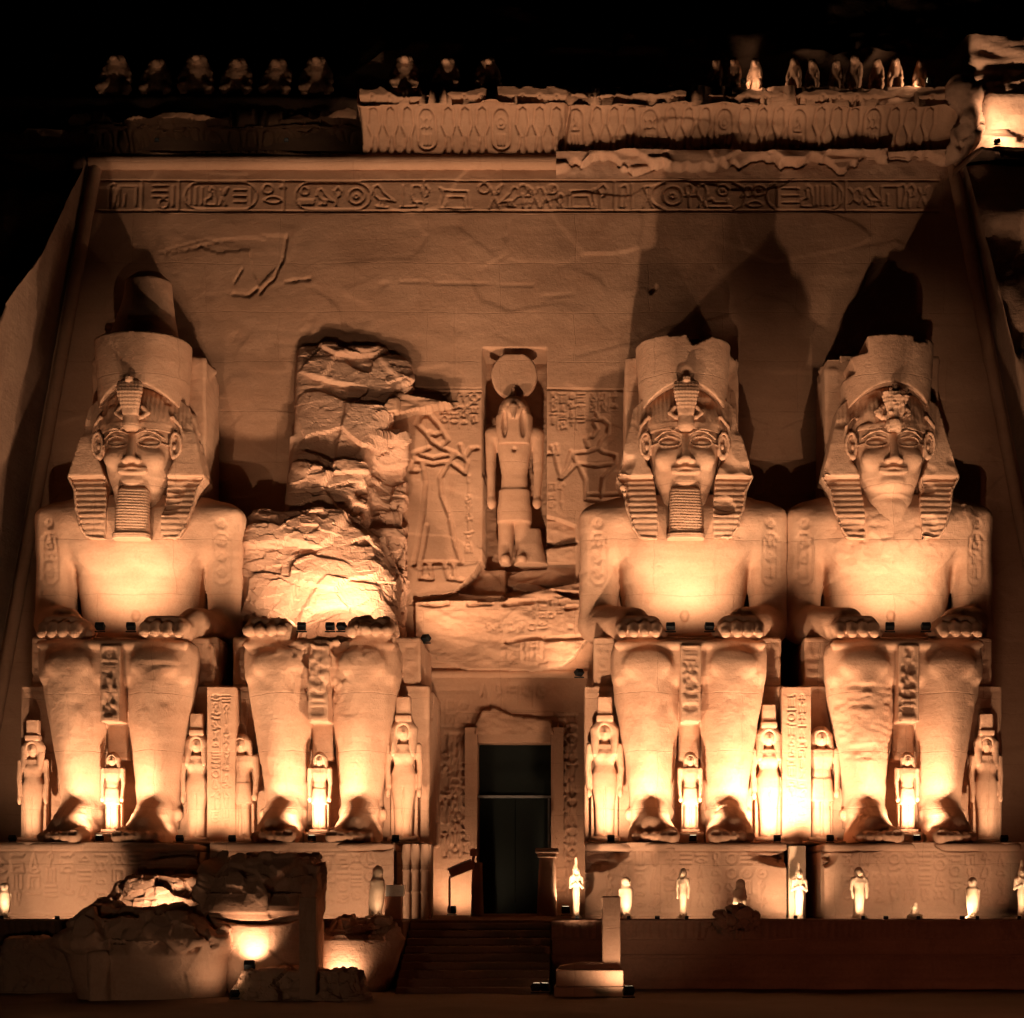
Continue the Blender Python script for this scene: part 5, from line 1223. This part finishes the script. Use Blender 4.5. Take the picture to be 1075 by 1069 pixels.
# beside the feet, under the attendants
for (x, y, p, l) in ((XS[0] - 3.3, -1.9, 700, 'outside the left foot of the far left giant'), (XS[0] + 2.85, -1.9, 700, 'beside the right foot of the far left giant'), (XS[1] - 3.0, -1.9, 700, 'in front of the left attendant of the ruined giant'),
                     (XS[1] + 3.0, -1.9, 650, 'in front of the queen beside the ruined giant'), (XS[2] - 3.0, -1.9, 1700, 'in front of the queen beside the doorway'), (XS[2] + 3.1, -1.9, 3600, 'before the glaring statue between the right pair of giants'),
                     (XS[3] - 3.1, -1.9, 1500, 'hidden in front of the left attendant of the far right giant'), (XS[3] + 3.3, -1.9, 500, 'beside the outer foot of the far right giant')):
    flood((x, -1.3, zf), (x, 1.3, zf + 3.0), p * 1.1, 'black floodlight ' + l, 105, .8)
# on the broken ledge by the door block and on the terrace by the door
flood((at(447, 676, 4.6)[0], 4.6, at(447, 676, 4.6)[2]), (-4.4, 7.2, 15.0), 900, 'small floodlight at the ledge left of the block above the door', 120)
flood((X_(608, 5.8), 5.8, Z_(712, 5.8)), (-1.5, 7.4, 13.0), 420, 'small floodlight at the right end of the ledge above the door', 130)
flood((X_(474, 5.0), 5.2, 0.0), (X_(482, 7), 7.0, 1.8), 420, 'small floodlight on the terrace floor left of the doorway', 120)
flood((X_(594, 4.4), 4.4, 0.0), (X_(598, 7), 7.0, 4.5), 420, 'floodlight on the terrace floor right of the doorway', 120)
# at the feet of the small statues
for (px, p, l) in ((2, 60, 'far left falcon'), (606, 70, 'slender white statue'), (660, 80, 'falcon by the plain pillar'), (721, 70, 'slim standing figure'), (781, 60, 'falcon above the parapet notch'), (835, 260, 'statue before the bright slab'), (906, 80, 'bright standing figure'), (964, 45, 'low broken stump'), (1026, 70, 'falcon at the right end'), (1070, 60, 'cut off statue at the right edge'), (392, 20, 'dark falcon by the plaque stand')):
    Y = -5.85 if px != 835 else -5.0
    flood((X_(px, Y), Y, .04), (X_(px, Y), -4.8 if px != 835 else -3.4, 1.05), p * 3.2, 'tiny floodlight at the foot of the ' + l, 80, .35, grp='tiny floodlights along the parapet')
# pedestal lighting from the terrace floor
for px, p, l in ((60, 420, 'behind the far left terrace edge'), (365, 420, 'behind the squat fallen block'), (690, 230, 'behind the parapet below the third giant'), (775, 230, 'behind the parapet near the rubble'), (930, 230, 'behind the parapet before the far right pedestal'), (1010, 200, 'behind the parapet at the right end')):
    flood((X_(px, -5.3), -5.3, -.02), (X_(px, -2.3), -2.2, 1.0), p * 1.2, 'low floodlight ' + l, 96, .5, blend=.35, grp='low floodlights behind the parapet')
# in the sand, on the fallen blocks
flood((X_(247, -11.6), -11.7, -2.3), (X_(215, -9.6), -10.0, .2), 70, 'dim floodlight on the sand between the broad block and the fallen crown', 120, .8)
flood((X_(262, -11.0), -11.0, -1.5), (X_(270, -9), -9, .6), 330, 'floodlight on the sand before the fallen crown', 100)
flood((X_(357, -8.6), -8.6, -2.3), (X_(362, -7), -7, -1), 220, 'floodlight on the sand before the squat fallen block', 120)
flood((X_(170, -5.5), -5.6, -.02), (X_(160, -4), -3.9, 1.5), 420, 'floodlight hidden behind the broad fallen block', 140, .7)
flood((X_(660, -11.0), -11.0, -2.3), (X_(640, -9), -9.0, .2), 260, 'dim floodlight on the sand before the plain stone pillar', 130)
# big floods
flood((X_(563, -9.5), -9.5, -2.25), (-11, 7, 24.5), 12000, 'large floodlight on the sand at the foot of the stairs, aimed left', 60, .9, .5, .25)
flood((X_(572, -9.5), -9.5, -2.25), (8, 7, 24.5), 12000, 'large floodlight on the sand at the foot of the stairs, aimed right', 60, .9, .5, .25)
flood((-13, -26, -2.2), (-13, -8, -1), 430, 'added dim fill light out of view, far before the fallen blocks', 100, 1, 1, .3)  # unseen fill lamp added to lift the fallen blocks
flood((13, -24, -2.2), (11, -6, -1.6), 1300, 'added dim reddish fill light out of view before the right end of the parapet', 120, 1, 1, .3, (1.0, .34, .18))  # unseen fill added to give the parapet front a dim red tone
flood((17.3, 7.1, 32.0), (19.2, 9.0, 34.8), 1300, 'floodlight on the rock shelf at the right end of the cornice', 140, .7)
flood((14.6, 7.75, 34.86), (10, 9.0, 36.0), 160, 'dim floodlight on the ledge beside the right row of baboons', 120, .6)
flood((6.8, 7.75, 34.86), (9.5, 9.0, 36.0), 90, 'added dim fill light on the ledge before the middle of the right row of baboons', 150, .6)  # extra lamp added to even out the light along the row
flood((-18.0, 8.55, 32.75), (-18, 11, 34.3), 7, 'added very dim fill light on the roll moulding near the left corner', 150, .5, grp='added very dim fill lights on the roll moulding')  # added lamp, faint fill for the shaded left cornice
flood((-12.5, 8.55, 32.75), (-12.5, 11, 34.3), 7, 'added very dim fill light on the roll moulding left of the lit cornice', 150, .5, grp='added very dim fill lights on the roll moulding')  # second added fill for the same shaded stretch
flood((-8.9, 10.4, 34.9), (-14, 11.4, 36), 6, 'added very dim fill light on the ledge near the left recess', 120, .5)  # faint lamp added as fill on the left baboons
for i, l, p, tz in ((0, 'far left giant', 1.0, 15.8), (2, 'third giant', 1.0, 15.8), (3, 'far right giant', 1.0, 15.8), (1, 'broken rock mass', .8, 15.0)):
    flood((XS[i] * .92 - .2, -26, -2.25), (XS[i], 3.4, ZB + tz - 1.9), 11500 * p, 'added long range floodlight out of view aimed at the ' + l, 18.5, 1.0, 1.0, .2, grp='added long range floodlights out of view')  # unseen lamps added past the lower frame edge for frontal light
